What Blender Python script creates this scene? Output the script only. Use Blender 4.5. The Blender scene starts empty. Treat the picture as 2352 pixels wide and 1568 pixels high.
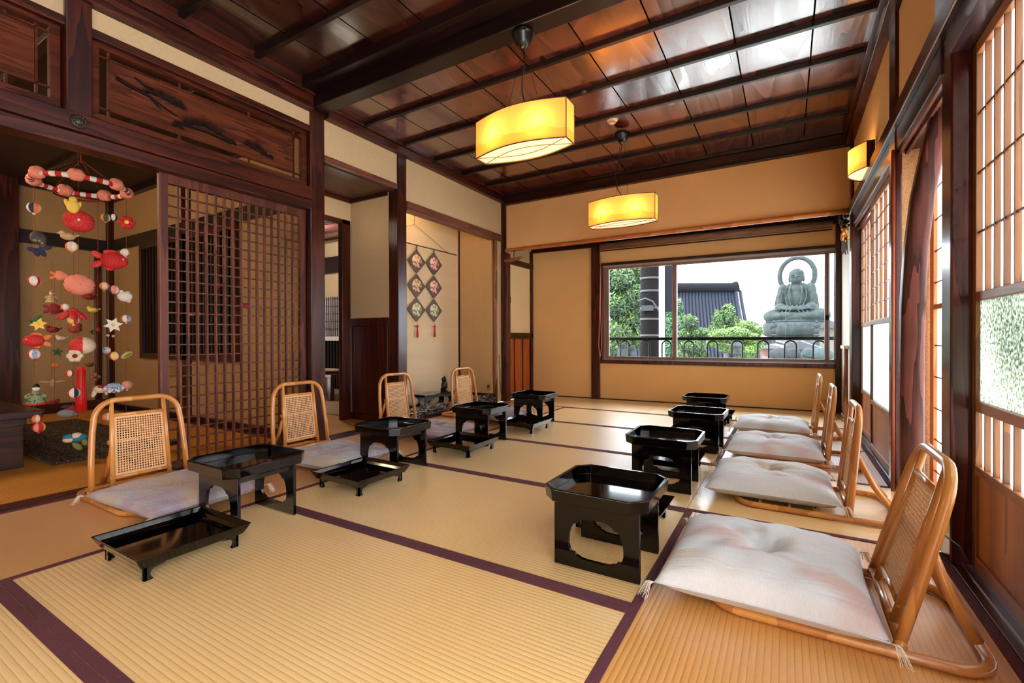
import bpy, math, random
from mathutils import Vector, Matrix
from mathutils.geometry import tessellate_polygon
PI = math.pi
random.seed(7)
S = bpy.context.scene
COL = S.collection

# ---------------------------------------------------------------- camera
F, YAW, PIT, ROL, H = 1067.2, -.53429, -.00521, -.00259, 0.8
def _rot():
    cy, sy, cp, sp, cr, sr = math.cos(YAW), math.sin(YAW), math.cos(PIT), math.sin(PIT), math.cos(ROL), math.sin(ROL)
    f = Vector((sy*cp, cy*cp, sp)); r = Vector((cy, -sy, 0)); u = r.cross(f)
    return cr*r + sr*u, -sr*r + cr*u, f
CR, CU, CF = _rot()
def ray(px, py): return CR*((px-1176)/F) - CU*((py-784)/F) + CF
def at(ax, val, px, py):
    """the point of the plane axis=val seen at this place of the photograph"""
    d = ray(px, py); o = Vector((0, 0, H)); t = (val-o[ax])/d[ax]
    return o + d*t
def far(px, py, dist): return Vector((0, 0, H)) + ray(px, py)*dist
cam_d = bpy.data.cameras.new('camera'); cam = bpy.data.objects.new('camera', cam_d); COL.objects.link(cam)
cam_d.sensor_width = 36; cam_d.lens = F/2352*36; cam_d.clip_start = .02; cam_d.clip_end = 500
m = Matrix((CR, CU, -CF)).transposed().to_4x4(); m.translation = (0, 0, H); cam.matrix_world = m
S.camera = cam

# ---------------------------------------------------------------- tagging
def tag(o, label=None, cat=None, group=None, kind=None):
    if label: o['label'] = label
    if cat: o['category'] = cat
    if group: o['group'] = group
    if kind: o['kind'] = kind
    return o
def thing(name, label, cat, loc=(0, 0, 0), rz=0, group=None, kind=None):
    o = bpy.data.objects.new(name, None); COL.objects.link(o); o.empty_display_size = .05
    o.location = loc; o.rotation_euler = (0, 0, rz)
    return tag(o, label, cat, group, kind)
KIDS = {}
def kids(o): return KIDS.get(o.name, [])
def dup(o, loc=None, rz=None, label=None, parent=None):
    c = o.copy(); COL.objects.link(c)
    if parent is not None: c.parent = parent; KIDS.setdefault(parent.name, []).append(c)
    for ch in kids(o): dup(ch, parent=c)
    if loc is not None: c.location = loc
    if rz is not None: c.rotation_euler = (0, 0, rz)
    if label: c['label'] = label
    return c

# ---------------------------------------------------------------- mesh builder
class MB:
    def __init__(s): s.v = []; s.f = []; s.m = []; s.sm = []
    def add(s, vs, fs, mi=0, smooth=False):
        b = len(s.v); s.v += [tuple(v) for v in vs]
        for f in fs: s.f.append([b+i for i in f]); s.m.append(mi); s.sm.append(smooth)
        return s
    def box(s, a, b, mi=0, M=None):
        x0, y0, z0 = a; x1, y1, z1 = b
        vs = [Vector(p) for p in ((x0,y0,z0),(x1,y0,z0),(x1,y1,z0),(x0,y1,z0),(x0,y0,z1),(x1,y0,z1),(x1,y1,z1),(x0,y1,z1))]
        if M: vs = [M @ v for v in vs]
        return s.add(vs, [(3,2,1,0),(4,5,6,7),(0,1,5,4),(1,2,6,5),(2,3,7,6),(3,0,4,7)], mi)
    def tube(s, pts, r, n=8, closed=False, mi=0, flat=1.0, cap=True):
        P = [Vector(p) for p in pts]; k = len(P); R = r if isinstance(r, (list, tuple)) else [r]*k
        T = []
        for i in range(k):
            if closed: t = P[(i+1) % k]-P[i-1]
            else: t = P[min(i+1, k-1)]-P[max(i-1, 0)]
            T.append(t.normalized())
        up = Vector((0, 0, 1)) if abs(T[0].z) < .9 else Vector((1, 0, 0))
        nrm = (up - T[0]*up.dot(T[0])).normalized(); vs = []
        for i in range(k):
            nrm = (nrm - T[i]*nrm.dot(T[i])).normalized(); bi = T[i].cross(nrm)
            for j in range(n):
                a = 2*PI*j/n; vs.append(P[i] + (nrm*math.cos(a)*flat + bi*math.sin(a))*R[i])
        fs = []
        for i in range(k if closed else k-1):
            a, b = i*n, ((i+1) % k)*n
            for j in range(n): fs.append((a+j, a+(j+1) % n, b+(j+1) % n, b+j))
        if not closed and cap: fs += [tuple(range(n))[::-1], tuple(range((k-1)*n, k*n))]
        return s.add(vs, fs, mi, True)
    def ell(s, c, r, nu=16, nv=10, mi=0, M=None, fn=None, warp=None):
        if not isinstance(r, (tuple, list)): r = (r, r, r)
        c = Vector(c); vs = []
        for i in range(nv+1):
            th = PI*i/nv
            for j in range(nu):
                ph = 2*PI*j/nu; d = Vector((math.sin(th)*math.cos(ph), math.sin(th)*math.sin(ph), math.cos(th)))
                k = warp(th, ph) if warp else 1
                v = Vector((d.x*r[0]*k, d.y*r[1]*k, d.z*r[2]*(k if warp else 1)))
                if M: v = M @ v
                vs.append(v+c)
        b = len(s.v); s.v += [tuple(v) for v in vs]
        for i in range(nv):
            for j in range(nu):
                f = [i*nu+j, (i+1)*nu+j, (i+1)*nu+(j+1) % nu, i*nu+(j+1) % nu]
                if i == 0: f = [f[0], f[1], f[2]]
                elif i == nv-1: f = [f[0], f[1], f[3]]
                s.f.append([b+q for q in f]); s.m.append(fn(i/nv, j/nu) if fn else mi); s.sm.append(True)
        return s
    def lathe(s, prof, n=24, c=(0, 0, 0), mi=0, smooth=True, M=None):
        vs = []; c = Vector(c)
        for r, z in prof:
            for j in range(n):
                a = 2*PI*j/n; v = Vector((r*math.cos(a), r*math.sin(a), z))
                vs.append((M @ v if M else v)+c)
        fs = []
        for i in range(len(prof)-1):
            for j in range(n): fs.append((i*n+j, i*n+(j+1) % n, (i+1)*n+(j+1) % n, (i+1)*n+j))
        if prof[0][0] > 1e-5: fs.append(tuple(range(n))[::-1])
        if prof[-1][0] > 1e-5: fs.append(tuple(range((len(prof)-1)*n, len(prof)*n)))
        return s.add(vs, fs, mi, smooth)
    def prism(s, outer, d0, d1, plane='xz', holes=(), mi=0, M=None):
        """flat outline with holes given real thickness between d0 and d1 along the third axis"""
        loops = [list(outer)]+[list(h) for h in holes]
        def P(p, d):
            v = {'xz': (p[0], d, p[1]), 'yz': (d, p[0], p[1]), 'xy': (p[0], p[1], d)}[plane]
            v = Vector(v); return M @ v if M else v
        tri = tessellate_polygon([[Vector((p[0], p[1], 0)) for p in L] for L in loops])
        flat = [p for L in loops for p in L]; n = len(flat)
        vs = [P(p, d0) for p in flat]+[P(p, d1) for p in flat]
        fs = [tuple(t) for t in tri]+[tuple(n+i for i in reversed(t)) for t in tri]
        o = 0
        for L in loops:
            k = len(L)
            for i in range(k): fs.append((o+i, o+(i+1) % k, n+o+(i+1) % k, n+o+i))
            o += k
        return s.add(vs, fs, mi)
    def grid(s, fn, nu, nv, mi=0, smooth=True, closed_u=False):
        vs = [fn(i/nu, j/nv) for j in range(nv+1) for i in range(nu+(0 if closed_u else 1))]
        w = nu if closed_u else nu+1; fs = []
        for j in range(nv):
            for i in range(nu): fs.append((j*w+i, j*w+(i+1) % w, (j+1)*w+(i+1) % w, (j+1)*w+i))
        return s.add(vs, fs, mi, smooth)
    def build(s, name, mats, parent=None, bevel=0, smooth=None, solid=0, loc=None, fixn=True):
        me = bpy.data.meshes.new(name); me.from_pydata(s.v, [], s.f)
        if not isinstance(mats, (list, tuple)): mats = [mats]
        for mt in mats: me.materials.append(mt)
        me.polygons.foreach_set('material_index', [min(i, len(mats)-1) for i in s.m])
        me.polygons.foreach_set('use_smooth', s.sm if smooth is None else [smooth]*len(s.f))
        me.update()
        if fixn:
            import bmesh
            bm = bmesh.new(); bm.from_mesh(me); bmesh.ops.recalc_face_normals(bm, faces=bm.faces); bm.to_mesh(me); bm.free()
        o = bpy.data.objects.new(name, me); COL.objects.link(o)
        if parent is not None: o.parent = parent; KIDS.setdefault(parent.name, []).append(o)
        if loc is not None: o.location = loc
        if solid:
            md = o.modifiers.new('s', 'SOLIDIFY'); md.thickness = solid; md.offset = 0
        if bevel:
            md = o.modifiers.new('b', 'BEVEL'); md.width = bevel; md.segments = 2; md.limit_method = 'ANGLE'; md.angle_limit = .6
        return o
def arc(c, r, a0, a1, n, f=lambda x, y: (x, y)):
    return [f(c[0]+r*math.cos(a0+(a1-a0)*i/n), c[1]+r*math.sin(a0+(a1-a0)*i/n)) for i in range(n+1)]
_tn = {}
def struct(kindname, mb, mat, bevel=0, parent=None):
    """a piece of the setting: wall_x, trim_n, ceiling ..."""
    if kindname in ('trim', 'window', 'door'):
        _tn[kindname] = _tn.get(kindname, 0)+1; kindname = '%s_%d' % (kindname, _tn[kindname])
    o = mb.build(kindname, mat, parent, bevel=bevel)
    if parent is None: o['kind'] = 'structure'
    return o
def trim(a, b, mat, bevel=.004): return struct('trim', MB().box(a, b), mat, bevel)
def root(kindname):
    if kindname in ('window', 'door'):
        _tn[kindname] = _tn.get(kindname, 0)+1; kindname = '%s_%d' % (kindname, _tn[kindname])
    o = thing(kindname, None, None); o['kind'] = 'structure'; return o

# ---------------------------------------------------------------- materials
def lin(c): 
    return tuple(((v/255)/12.92 if v/255 <= .04045 else ((v/255+.055)/1.055)**2.4) for v in c)+(1,)
def newmat(name):
    m = bpy.data.materials.new(name); m.use_nodes = True; nt = m.node_tree
    return m, nt, nt.nodes['Principled BSDF'], nt.nodes['Material Output']
def N(nt, t, **kw):
    n = nt.nodes.new(t)
    for k, v in kw.items():
        if k in n.inputs: n.inputs[k].default_value = v
        else: setattr(n, k, v)
    return n
def setp(b, **kw):
    for k, v in kw.items():
        b.inputs[k.replace('_', ' ')].default_value = v
_pc = {}
def plain(name, col, rough=.5, **kw):
    if name in _pc: return _pc[name]
    m, nt, b, o = newmat(name); setp(b, Base_Color=lin(col), Roughness=rough, **kw); _pc[name] = m
    return m
def ramp(nt, fac, stops):
    r = N(nt, 'ShaderNodeValToRGB'); e = r.color_ramp.elements
    while len(e) < len(stops): e.new(.5)
    for el, (p, c) in zip(e, stops): el.position = p; el.color = lin(c) if len(c) == 3 else c
    nt.links.new(fac, r.inputs[0]); return r.outputs[0]
def coords(nt, scale, kind='Object'):
    tc = N(nt, 'ShaderNodeTexCoord'); mp = N(nt, 'ShaderNodeMapping'); mp.inputs['Scale'].default_value = scale
    nt.links.new(tc.outputs[kind], mp.inputs['Vector']); return mp.outputs[0]
def bump(nt, b, h, strength=.2, dist=.01):
    n = N(nt, 'ShaderNodeBump'); n.inputs['Strength'].default_value = strength; n.inputs['Distance'].default_value = dist
    nt.links.new(h, n.inputs['Height']); nt.links.new(n.outputs[0], b.inputs['Normal'])
def wood(name, dark, light, axis='z', rough=.35, coat=0., fig=1.0, bands=7, bumpy=.12, spec=.5):
    m, nt, b, o = newmat(name)
    k = {'x': (.5, 6, 6), 'y': (6, .5, 6), 'z': (6, 6, .5)}[axis]
    v = coords(nt, k)
    n1 = N(nt, 'ShaderNodeTexNoise', Scale=1.0*fig, Detail=3.0, Roughness=.5); nt.links.new(v, n1.inputs['Vector'])
    mul = N(nt, 'ShaderNodeMath', operation='MULTIPLY'); mul.inputs[1].default_value = bands; nt.links.new(n1.outputs[0], mul.inputs[0])
    fr = N(nt, 'ShaderNodeMath', operation='FRACT'); nt.links.new(mul.outputs[0], fr.inputs[0])
    n2 = N(nt, 'ShaderNodeTexNoise', Scale=9.0, Detail=5.0, Roughness=.7); nt.links.new(v, n2.inputs['Vector'])
    ad = N(nt, 'ShaderNodeMix', data_type='FLOAT'); ad.inputs[0].default_value = .45
    nt.links.new(fr.outputs[0], ad.inputs[2]); nt.links.new(n2.outputs[0], ad.inputs[3])
    col = ramp(nt, ad.outputs[0], [(.25, dark), (.8, light)])
    nt.links.new(col, b.inputs['Base Color'])
    setp(b, Roughness=rough, Coat_Weight=coat, Coat_Roughness=.12, Specular_IOR_Level=spec)
    if bumpy: bump(nt, b, ad.outputs[0], bumpy, .004)
    return m
def plaster(name, col, rough=.85, amp=.10, scale=60, streak=(1, 1, 1)):
    m, nt, b, o = newmat(name); v = coords(nt, streak)
    n1 = N(nt, 'ShaderNodeTexNoise', Scale=float(scale), Detail=4.0); nt.links.new(v, n1.inputs['Vector'])
    n2 = N(nt, 'ShaderNodeTexNoise', Scale=2.0, Detail=2.0); nt.links.new(v, n2.inputs['Vector'])
    mx = N(nt, 'ShaderNodeMix', data_type='FLOAT'); mx.inputs[0].default_value = .4
    nt.links.new(n1.outputs[0], mx.inputs[2]); nt.links.new(n2.outputs[0], mx.inputs[3])
    d = tuple(c*(1-amp) for c in col); l = tuple(min(255, c*(1+amp*.5)) for c in col)
    nt.links.new(ramp(nt, mx.outputs[0], [(.3, d), (.7, l)]), b.inputs['Base Color'])
    setp(b, Roughness=rough, Specular_IOR_Level=.2); bump(nt, b, n1.outputs[0], .15, .003)
    return m
def tatami_mat_mat(name, axis, c_hi, c_lo, rough=.36, pitch=.0165, coat=.6):
    """ribs of woven rush running along the given axis"""
    m, nt, b, o = newmat(name)
    tc = N(nt, 'ShaderNodeTexCoord'); sx = N(nt, 'ShaderNodeSeparateXYZ'); nt.links.new(tc.outputs['Object'], sx.inputs[0])
    src = sx.outputs[1 if axis == 'x' else 0]; al = sx.outputs[0 if axis == 'x' else 1]
    mu = N(nt, 'ShaderNodeMath', operation='MULTIPLY'); mu.inputs[1].default_value = PI/pitch; nt.links.new(src, mu.inputs[0])
    sn = N(nt, 'ShaderNodeMath', operation='SINE'); nt.links.new(mu.outputs[0], sn.inputs[0])
    ab = N(nt, 'ShaderNodeMath', operation='ABSOLUTE'); nt.links.new(sn.outputs[0], ab.inputs[0])
    pw = N(nt, 'ShaderNodeMath', operation='POWER'); pw.inputs[1].default_value = .55; nt.links.new(ab.outputs[0], pw.inputs[0])
    v = coords(nt, (25, 400, 1) if axis == 'x' else (400, 25, 1)) if False else coords(nt, (420, 60, 1) if axis == 'x' else (60, 420, 1))
    n1 = N(nt, 'ShaderNodeTexNoise', Scale=1.0, Detail=2.0); nt.links.new(v, n1.inputs['Vector'])
    v2 = coords(nt, (1, 1, 1)); n2 = N(nt, 'ShaderNodeTexNoise', Scale=2.2, Detail=3.0); nt.links.new(v2, n2.inputs['Vector'])
    mx = N(nt, 'ShaderNodeMix', data_type='FLOAT'); mx.inputs[0].default_value = .45
    nt.links.new(n1.outputs[0], mx.inputs[2]); nt.links.new(n2.outputs[0], mx.inputs[3])
    base = ramp(nt, mx.outputs[0], [(.3, c_lo), (.7, c_hi)])
    dk = N(nt, 'ShaderNodeMix', data_type='RGBA', blend_type='MULTIPLY'); dk.inputs[0].default_value = .9
    nt.links.new(base, dk.inputs[6])
    nt.links.new(ramp(nt, pw.outputs[0], [(0., (190, 174, 152)), (.55, (255, 255, 255))]), dk.inputs[7])  # grooves between ribs tinted darker, their shade put into the colour
    nt.links.new(dk.outputs[2], b.inputs['Base Color'])
    setp(b, Roughness=rough, Specular_IOR_Level=.7, Coat_Weight=min(1, coat*1.6), Coat_Roughness=.36, Coat_IOR=1.95, Sheen_Weight=.12*coat, Sheen_Roughness=.4); bump(nt, b, pw.outputs[0], .35, .0035)
    return m

W_DARK = wood('dark lacquered timber', (34, 11, 7), (78, 29, 17), 'z', .3, .12, spec=.35)
W_DARKX = wood('dark lacquered timber x', (26, 8, 5), (60, 22, 13), 'x', .34, .08, spec=.35)
W_DARKY = wood('dark lacquered timber y', (38, 12, 6), (86, 34, 18), 'y', .34, .05, spec=.3)
W_RED = wood('reddish brown post', (50, 17, 13), (90, 36, 27), 'z', .25, .25, spec=.4)
W_BLACKY = wood('smoked timber y', (16, 6, 4), (34, 14, 9), 'y', .4, .1)
W_MID = wood('brown lintel timber', (88, 46, 30), (124, 70, 48), 'y', .4)
W_RANMA = wood('carved transom board', (68, 30, 17), (108, 54, 31), 'y', .5, 0, 1.5, 9, spec=.15)
W_FRAME = wood('transom frame', (58, 22, 11), (98, 42, 22), 'y', .5, spec=.2)
W_DOOR = wood('lattice door timber', (66, 30, 21), (104, 52, 37), 'z', .4, spec=.35)
W_CEDAR = wood('shoji cedar', (100, 60, 22), (138, 88, 38), 'z', .45, 0, 1, 6, .05)
W_CEDARY = wood('shoji cedar y', (140, 88, 52), (180, 124, 80), 'y', .4, 0, 1, 6, .05)
W_PANEL = wood('shoji base board', (160, 98, 54), (200, 134, 80), 'z', .45, 0, .8, 5, .04)
W_TRUNK = wood('curved trunk timber', (52, 25, 21), (116, 62, 52), 'z', .4, 0, 2.0, 6, .05, spec=.3)
W_TAN = wood('cupboard panel timber', (160, 76, 30), (200, 106, 48), 'z', .4)
W_TABLE = wood('old table timber', (36, 18, 14), (66, 36, 27), 'y', .3, .3)
W_THRESH = wood('threshold timber', (46, 30, 34), (80, 56, 60), 'y', .3, .2)
P_BEIGE = plaster('beige plaster', (206, 178, 136), .85, .05, 60)
P_ALC = plaster('ochre wallpaper', (238, 188, 124), .8, .05, 200)
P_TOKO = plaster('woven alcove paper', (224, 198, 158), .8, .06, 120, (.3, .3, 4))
P_OLD = plaster('old ochre plaster', (176, 142, 98))
P_ROUGH = plaster('coarse sand plaster', (206, 158, 108), .9, .25, 150)
P_WHITE = plain('white plaster', (225, 220, 208), .8)
PURPLE = plaster('purple brown cloth border', (104, 60, 66), .8, .25, 300)
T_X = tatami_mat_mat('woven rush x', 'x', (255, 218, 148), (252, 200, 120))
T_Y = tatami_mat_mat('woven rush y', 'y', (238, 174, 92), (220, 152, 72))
T_WARM = tatami_mat_mat('warm-lit rush', 'x', (222, 152, 44), (196, 124, 30), .6, coat=0)  # warm lamplight of the adjoining rooms put into the rush colour
def paper(name, col, transl=.6, rough=.8):
    m, nt, b, o = newmat(name)
    t = N(nt, 'ShaderNodeBsdfTranslucent'); t.inputs[0].default_value = lin(col)
    setp(b, Base_Color=lin(col), Roughness=rough)
    mx = N(nt, 'ShaderNodeMixShader'); mx.inputs[0].default_value = transl
    nt.links.new(b.outputs[0], mx.inputs[1]); nt.links.new(t.outputs[0], mx.inputs[2]); nt.links.new(mx.outputs[0], o.inputs[0])
    return m
PAPER = paper('shoji paper', (250, 248, 244), .7)
def glassy(name, tint=(255, 255, 255), refl=.06):
    m, nt, b, o = newmat(name)
    t = N(nt, 'ShaderNodeBsdfTransparent'); t.inputs[0].default_value = lin(tint)
    g = N(nt, 'ShaderNodeBsdfGlossy'); g.inputs['Roughness'].default_value = .02
    fr = N(nt, 'ShaderNodeFresnel'); fr.inputs[0].default_value = 1.12
    mx = N(nt, 'ShaderNodeMixShader'); nt.links.new(fr.outputs[0], mx.inputs[0])
    nt.links.new(t.outputs[0], mx.inputs[1]); nt.links.new(g.outputs[0], mx.inputs[2]); nt.links.new(mx.outputs[0], o.inputs[0])
    return m
GLASS = glassy('clear window glass', (242, 246, 246))
def frosted(name, mott):
    m, nt, b, o = newmat(name)
    v = coords(nt, (1, 1, 1)); n1 = N(nt, 'ShaderNodeTexNoise', Scale=90.0 if mott else 25.0, Detail=5.0, Roughness=.75); nt.links.new(v, n1.inputs['Vector'])
    n3 = N(nt, 'ShaderNodeTexNoise', Scale=1.6, Detail=1.0); nt.links.new(v, n3.inputs['Vector'])
    mm = N(nt, 'ShaderNodeMath', operation='ADD'); sm = N(nt, 'ShaderNodeMath', operation='MULTIPLY'); sm.inputs[1].default_value = .45; nt.links.new(n3.outputs[0], sm.inputs[0]); nt.links.new(n1.outputs[0], mm.inputs[0]); nt.links.new(sm.outputs[0] if mott else n3.outputs[0], mm.inputs[1])
    col = ramp(nt, mm.outputs[0], [(.40, (74, 82, 68)), (.48, (150, 156, 142)), (.58, (206, 210, 202))] if mott else [(.3, (150, 162, 159)), (.8, (164, 172, 170))])
    if mott: mm.use_clamp = False; mm2 = N(nt, 'ShaderNodeMath', operation='MULTIPLY'); mm2.inputs[1].default_value = .71; nt.links.new(mm.outputs[0], mm2.inputs[0]); nt.links.new(mm2.outputs[0], col.node.inputs[0])
    t = N(nt, 'ShaderNodeBsdfTranslucent'); nt.links.new(col, t.inputs[0])
    g = N(nt, 'ShaderNodeBsdfGlossy'); g.inputs['Roughness'].default_value = .15
    mx = N(nt, 'ShaderNodeMixShader'); mx.inputs[0].default_value = .08
    nt.links.new(t.outputs[0], mx.inputs[1]); nt.links.new(g.outputs[0], mx.inputs[2]); nt.links.new(mx.outputs[0], o.inputs[0])
    return m
FROST = frosted('frosted glass', False); MOTTLE = frosted('mottled patterned glass', True)
LACQ = plain('black lacquer', (6, 4, 4), .09, Specular_IOR_Level=.32, Coat_Weight=.2, Coat_Roughness=.03)
IRON = plain('black iron', (10, 10, 11), .5, Specular_IOR_Level=.15); ALU = plain('bronze aluminium', (132, 116, 112), .35, Metallic=.5)
RATTAN = wood('rattan cane', (188, 118, 52), (216, 150, 78), 'z', .28, .3, .6, 4, .03)
CANE = plaster('woven cane', (222, 172, 122), .5, .15, 300)
BLACK = plain('matt black', (14, 12, 12), .5)
RED = plain('red cloth', (196, 24, 24), .7); WHITE = plain('white cloth', (232, 222, 205), .8); PINK = plain('salmon crepe', (232, 138, 110), .8)
YEL = plain('yellow cloth', (238, 200, 80), .8); GRN = plain('green cloth', (52, 92, 52), .8); NAVY = plain('navy cloth', (44, 44, 74), .8)
ORG = plain('orange cloth', (224, 120, 60), .8); BLU = plain('teal cloth', (44, 120, 140), .8); GRY = plain('grey cloth', (120, 116, 112), .8)
DRED = plain('dark red cloth', (140, 26, 26), .7); BEI = plain('beige cloth', (196, 160, 112), .8); OLV = plain('olive leaf cloth', (120, 120, 60), .8)
STR = plain('orange brown string', (150, 78, 44), .7)
SKY, EXPO = 5.3, 1.28
# ================================================================ FLOOR
fl_o = MB().box((-7.05, -1.8, -.16), (.62, 6.2, -.055)).build('floor', W_DARKX); fl_o['kind'] = 'structure'
def mat(x0, x1, y0, y1, ax, material=None):
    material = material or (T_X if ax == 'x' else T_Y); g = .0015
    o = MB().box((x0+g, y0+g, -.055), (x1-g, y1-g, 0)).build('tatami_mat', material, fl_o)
    w = .03
    if ax == 'x': bs = [((x0+g, y0+g), (x1-g, y0+w)), ((x0+g, y1-w), (x1-g, y1-g))]
    else: bs = [((x0+g, y0+g), (x0+w, y1-g)), ((x1-w, y0+g), (x1-g, y1-g))]
    for a, b in bs: MB().box((a[0], a[1], -.0005), (b[0], b[1], .0018)).build('cloth_border', PURPLE, o)
ys = [.45, 1.36, 2.27, 3.18, 4.09, 5.0]
XA, XB, XC = -2.226, -.405, .50
for i in range(5): mat(XA, XB, ys[i], ys[i+1], 'x')
mat(XA, XB, -.46, .45, 'x'); mat(XA, XB, -1.37, -.46, 'x')
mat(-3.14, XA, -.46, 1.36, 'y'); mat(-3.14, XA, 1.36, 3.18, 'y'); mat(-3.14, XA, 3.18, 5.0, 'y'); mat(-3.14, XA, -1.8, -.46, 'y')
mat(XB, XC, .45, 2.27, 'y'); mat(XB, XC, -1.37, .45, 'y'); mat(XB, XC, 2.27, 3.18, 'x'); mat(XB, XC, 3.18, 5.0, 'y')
mat(-3.13, -1.31, 5.0, 6.1, 'x'); mat(-1.31, .50, 5.0, 6.1, 'x')
for i in range(2):   # the rooms on the left
    for j, (a, b) in enumerate([(-1.37, -.46), (-.46, .45), (.45, 1.36), (1.36, 2.27)]):
        mat(-5.09-1.82*i, -3.28-1.82*i, a, b, 'x', T_WARM)
MB().box((-7.0, 2.27, -.055), (-3.28, 2.4, 0)).build('floor_board', W_BLACKY, fl_o)
mat(-5.1, -3.28, 2.4, 3.3, 'x', T_WARM); mat(-3.8, -3.28, 2.42, 3.2, 'x', T_WARM) if False else None
MB().box((-7.05, 3.3, -.06), (-3.9, 5.1, -.002)).build('floor_board', plain('pale matting', (176, 152, 118), .6), fl_o)
# sliding-door groove in the floor between the rooms
g = MB(); g.box((-3.28, -1.8, -.03), (-3.14, 3.22, .004))
for k in range(2): g.box((-3.245+.045*k, -1.8, .004), (-3.235+.045*k, 3.22, .007))
struct('trim', g, W_DARKY)
# threshold on the window side
g = MB(); g.box((.50, -1.8, -.03), (.60, 5.0, .004)); struct('trim', g, W_THRESH, .002)
g = MB(); g.box((.528, -1.8, .004), (.532, 5.0, .007)); struct('trim', g, plain('brass rail', (170, 160, 150), .3, Metallic=.8))
g = MB(); g.box((.60, -1.8, -.03), (.78, 5.2, .002)); struct('trim', g, W_THRESH)

W_BEAM = wood('blackened beam', (14, 5, 4), (30, 11, 8), 'x', .35, .1)
# ================================================================ CEILING
def ceil_mat(lo=(50, 14, 9), hi=(122, 50, 34), ior=2.05):
    m, nt, b, o = newmat('varnished ceiling boards')
    tc = N(nt, 'ShaderNodeTexCoord'); sx = N(nt, 'ShaderNodeSeparateXYZ'); nt.links.new(tc.outputs['Object'], sx.inputs[0])
    def mth(op, a, c=None):
        n = N(nt, 'ShaderNodeMath', operation=op)
        nt.links.new(a, n.inputs[0])
        if c is not None:
            if isinstance(c, (int, float)): n.inputs[1].default_value = c
            else: nt.links.new(c, n.inputs[1])
        return n.outputs[0]
    u = mth('MULTIPLY', mth('ADD', sx.outputs[0], 3.152), 1/.41); iu = mth('FLOOR', u); fu = mth('FRACT', u)
    w = mth('MULTIPLY', mth('ADD', sx.outputs[1], -.02), 1/.457); iw = mth('FLOOR', w)
    cb = N(nt, 'ShaderNodeCombineXYZ'); nt.links.new(iu, cb.inputs[0]); nt.links.new(iw, cb.inputs[1])
    wn = N(nt, 'ShaderNodeTexWhiteNoise'); nt.links.new(cb.outputs[0], wn.inputs['Vector'])
    mp = N(nt, 'ShaderNodeMapping'); mp.inputs['Scale'].default_value = (5.0, .9, 1); nt.links.new(tc.outputs['Object'], mp.inputs[0])
    av = N(nt, 'ShaderNodeVectorMath', operation='ADD'); nt.links.new(mp.outputs[0], av.inputs[0])
    sc = N(nt, 'ShaderNodeVectorMath', operation='SCALE'); sc.inputs['Scale'].default_value = 20; nt.links.new(wn.outputs['Color'], sc.inputs[0]); nt.links.new(sc.outputs[0], av.inputs[1])
    n1 = N(nt, 'ShaderNodeTexNoise', Scale=.8, Detail=1.5, Roughness=.4); nt.links.new(av.outputs[0], n1.inputs['Vector'])
    fr = mth('FRACT', mth('MULTIPLY', n1.outputs[0], 9))
    mp2 = N(nt, 'ShaderNodeMapping'); mp2.inputs['Scale'].default_value = (60, 3, 1); nt.links.new(tc.outputs['Object'], mp2.inputs[0])
    n2 = N(nt, 'ShaderNodeTexNoise', Scale=1.0, Detail=4.0); nt.links.new(mp2.outputs[0], n2.inputs['Vector'])
    mx = N(nt, 'ShaderNodeMix', data_type='FLOAT'); mx.inputs[0].default_value = .5; nt.links.new(fr, mx.inputs[2]); nt.links.new(n2.outputs[0], mx.inputs[3])
    tone = mth('ADD', mx.outputs[0], mth('MULTIPLY', mth('ADD', wn.outputs['Value'], -.5), .35))
    col = ramp(nt, tone, [(.2, lo), (.8, hi)])
    seam = mth('LESS_THAN', fu, .022)
    m2 = N(nt, 'ShaderNodeMix', data_type='RGBA'); nt.links.new(seam, m2.inputs[0]); nt.links.new(col, m2.inputs[6]); m2.inputs[7].default_value = lin((18, 10, 8))
    nt.links.new(m2.outputs[2], b.inputs['Base Color'])
    rr = N(nt, 'ShaderNodeMapRange'); rr.inputs[3].default_value = .17; rr.inputs[4].default_value = .30; nt.links.new(mx.outputs[0], rr.inputs[0]); nt.links.new(rr.outputs[0], b.inputs['Roughness'])
    ns = N(nt, 'ShaderNodeMath', operation='SUBTRACT'); ns.inputs[0].default_value = 1.0; nt.links.new(seam, ns.inputs[1]); nt.links.new(ns.outputs[0], b.inputs['Coat Weight']); nt.links.new(ns.outputs[0], b.inputs['Specular IOR Level'])
    cr = N(nt, 'ShaderNodeMapRange'); cr.inputs[3].default_value = .08; cr.inputs[4].default_value = .24; nt.links.new(tone, cr.inputs[0]); nt.links.new(cr.outputs[0], b.inputs['Coat Roughness'])
    b.inputs['Coat IOR'].default_value = ior
    cbn = N(nt, 'ShaderNodeBump'); cbn.inputs['Strength'].default_value = .16; cbn.inputs['Distance'].default_value = .003; nt.links.new(mx.outputs[0], cbn.inputs['Height']); nt.links.new(cbn.outputs[0], b.inputs['Coat Normal']); bump(nt, b, mx.outputs[0], .12, .003)
    return m
CEIL = ceil_mat()
ce = struct('ceiling', MB().box((-3.15, 2.40, 2.64), (.62, 5.16, 2.72)), CEIL)
for k in range(5): MB().box((-3.15, 2.757+.457*k, 2.606), (.60, 2.790+.457*k, 2.641)).build('batten', W_BEAM, ce, .003)
ce2 = MB().box((-3.15, -1.8, 2.74), (.62, 2.35, 2.82)).build('ceiling_front', ceil_mat((30, 9, 5), (74, 30, 18), 1.4)); ce2['kind'] = 'structure'  # same boards recoloured darker, the front room's shade put into the colour
for k in range(-6, 2): MB().box((-3.15, 1.36+.457*k, 2.70), (.60, 1.395+.457*k, 2.741)).build('batten', W_BEAM, ce2, .003)
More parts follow.
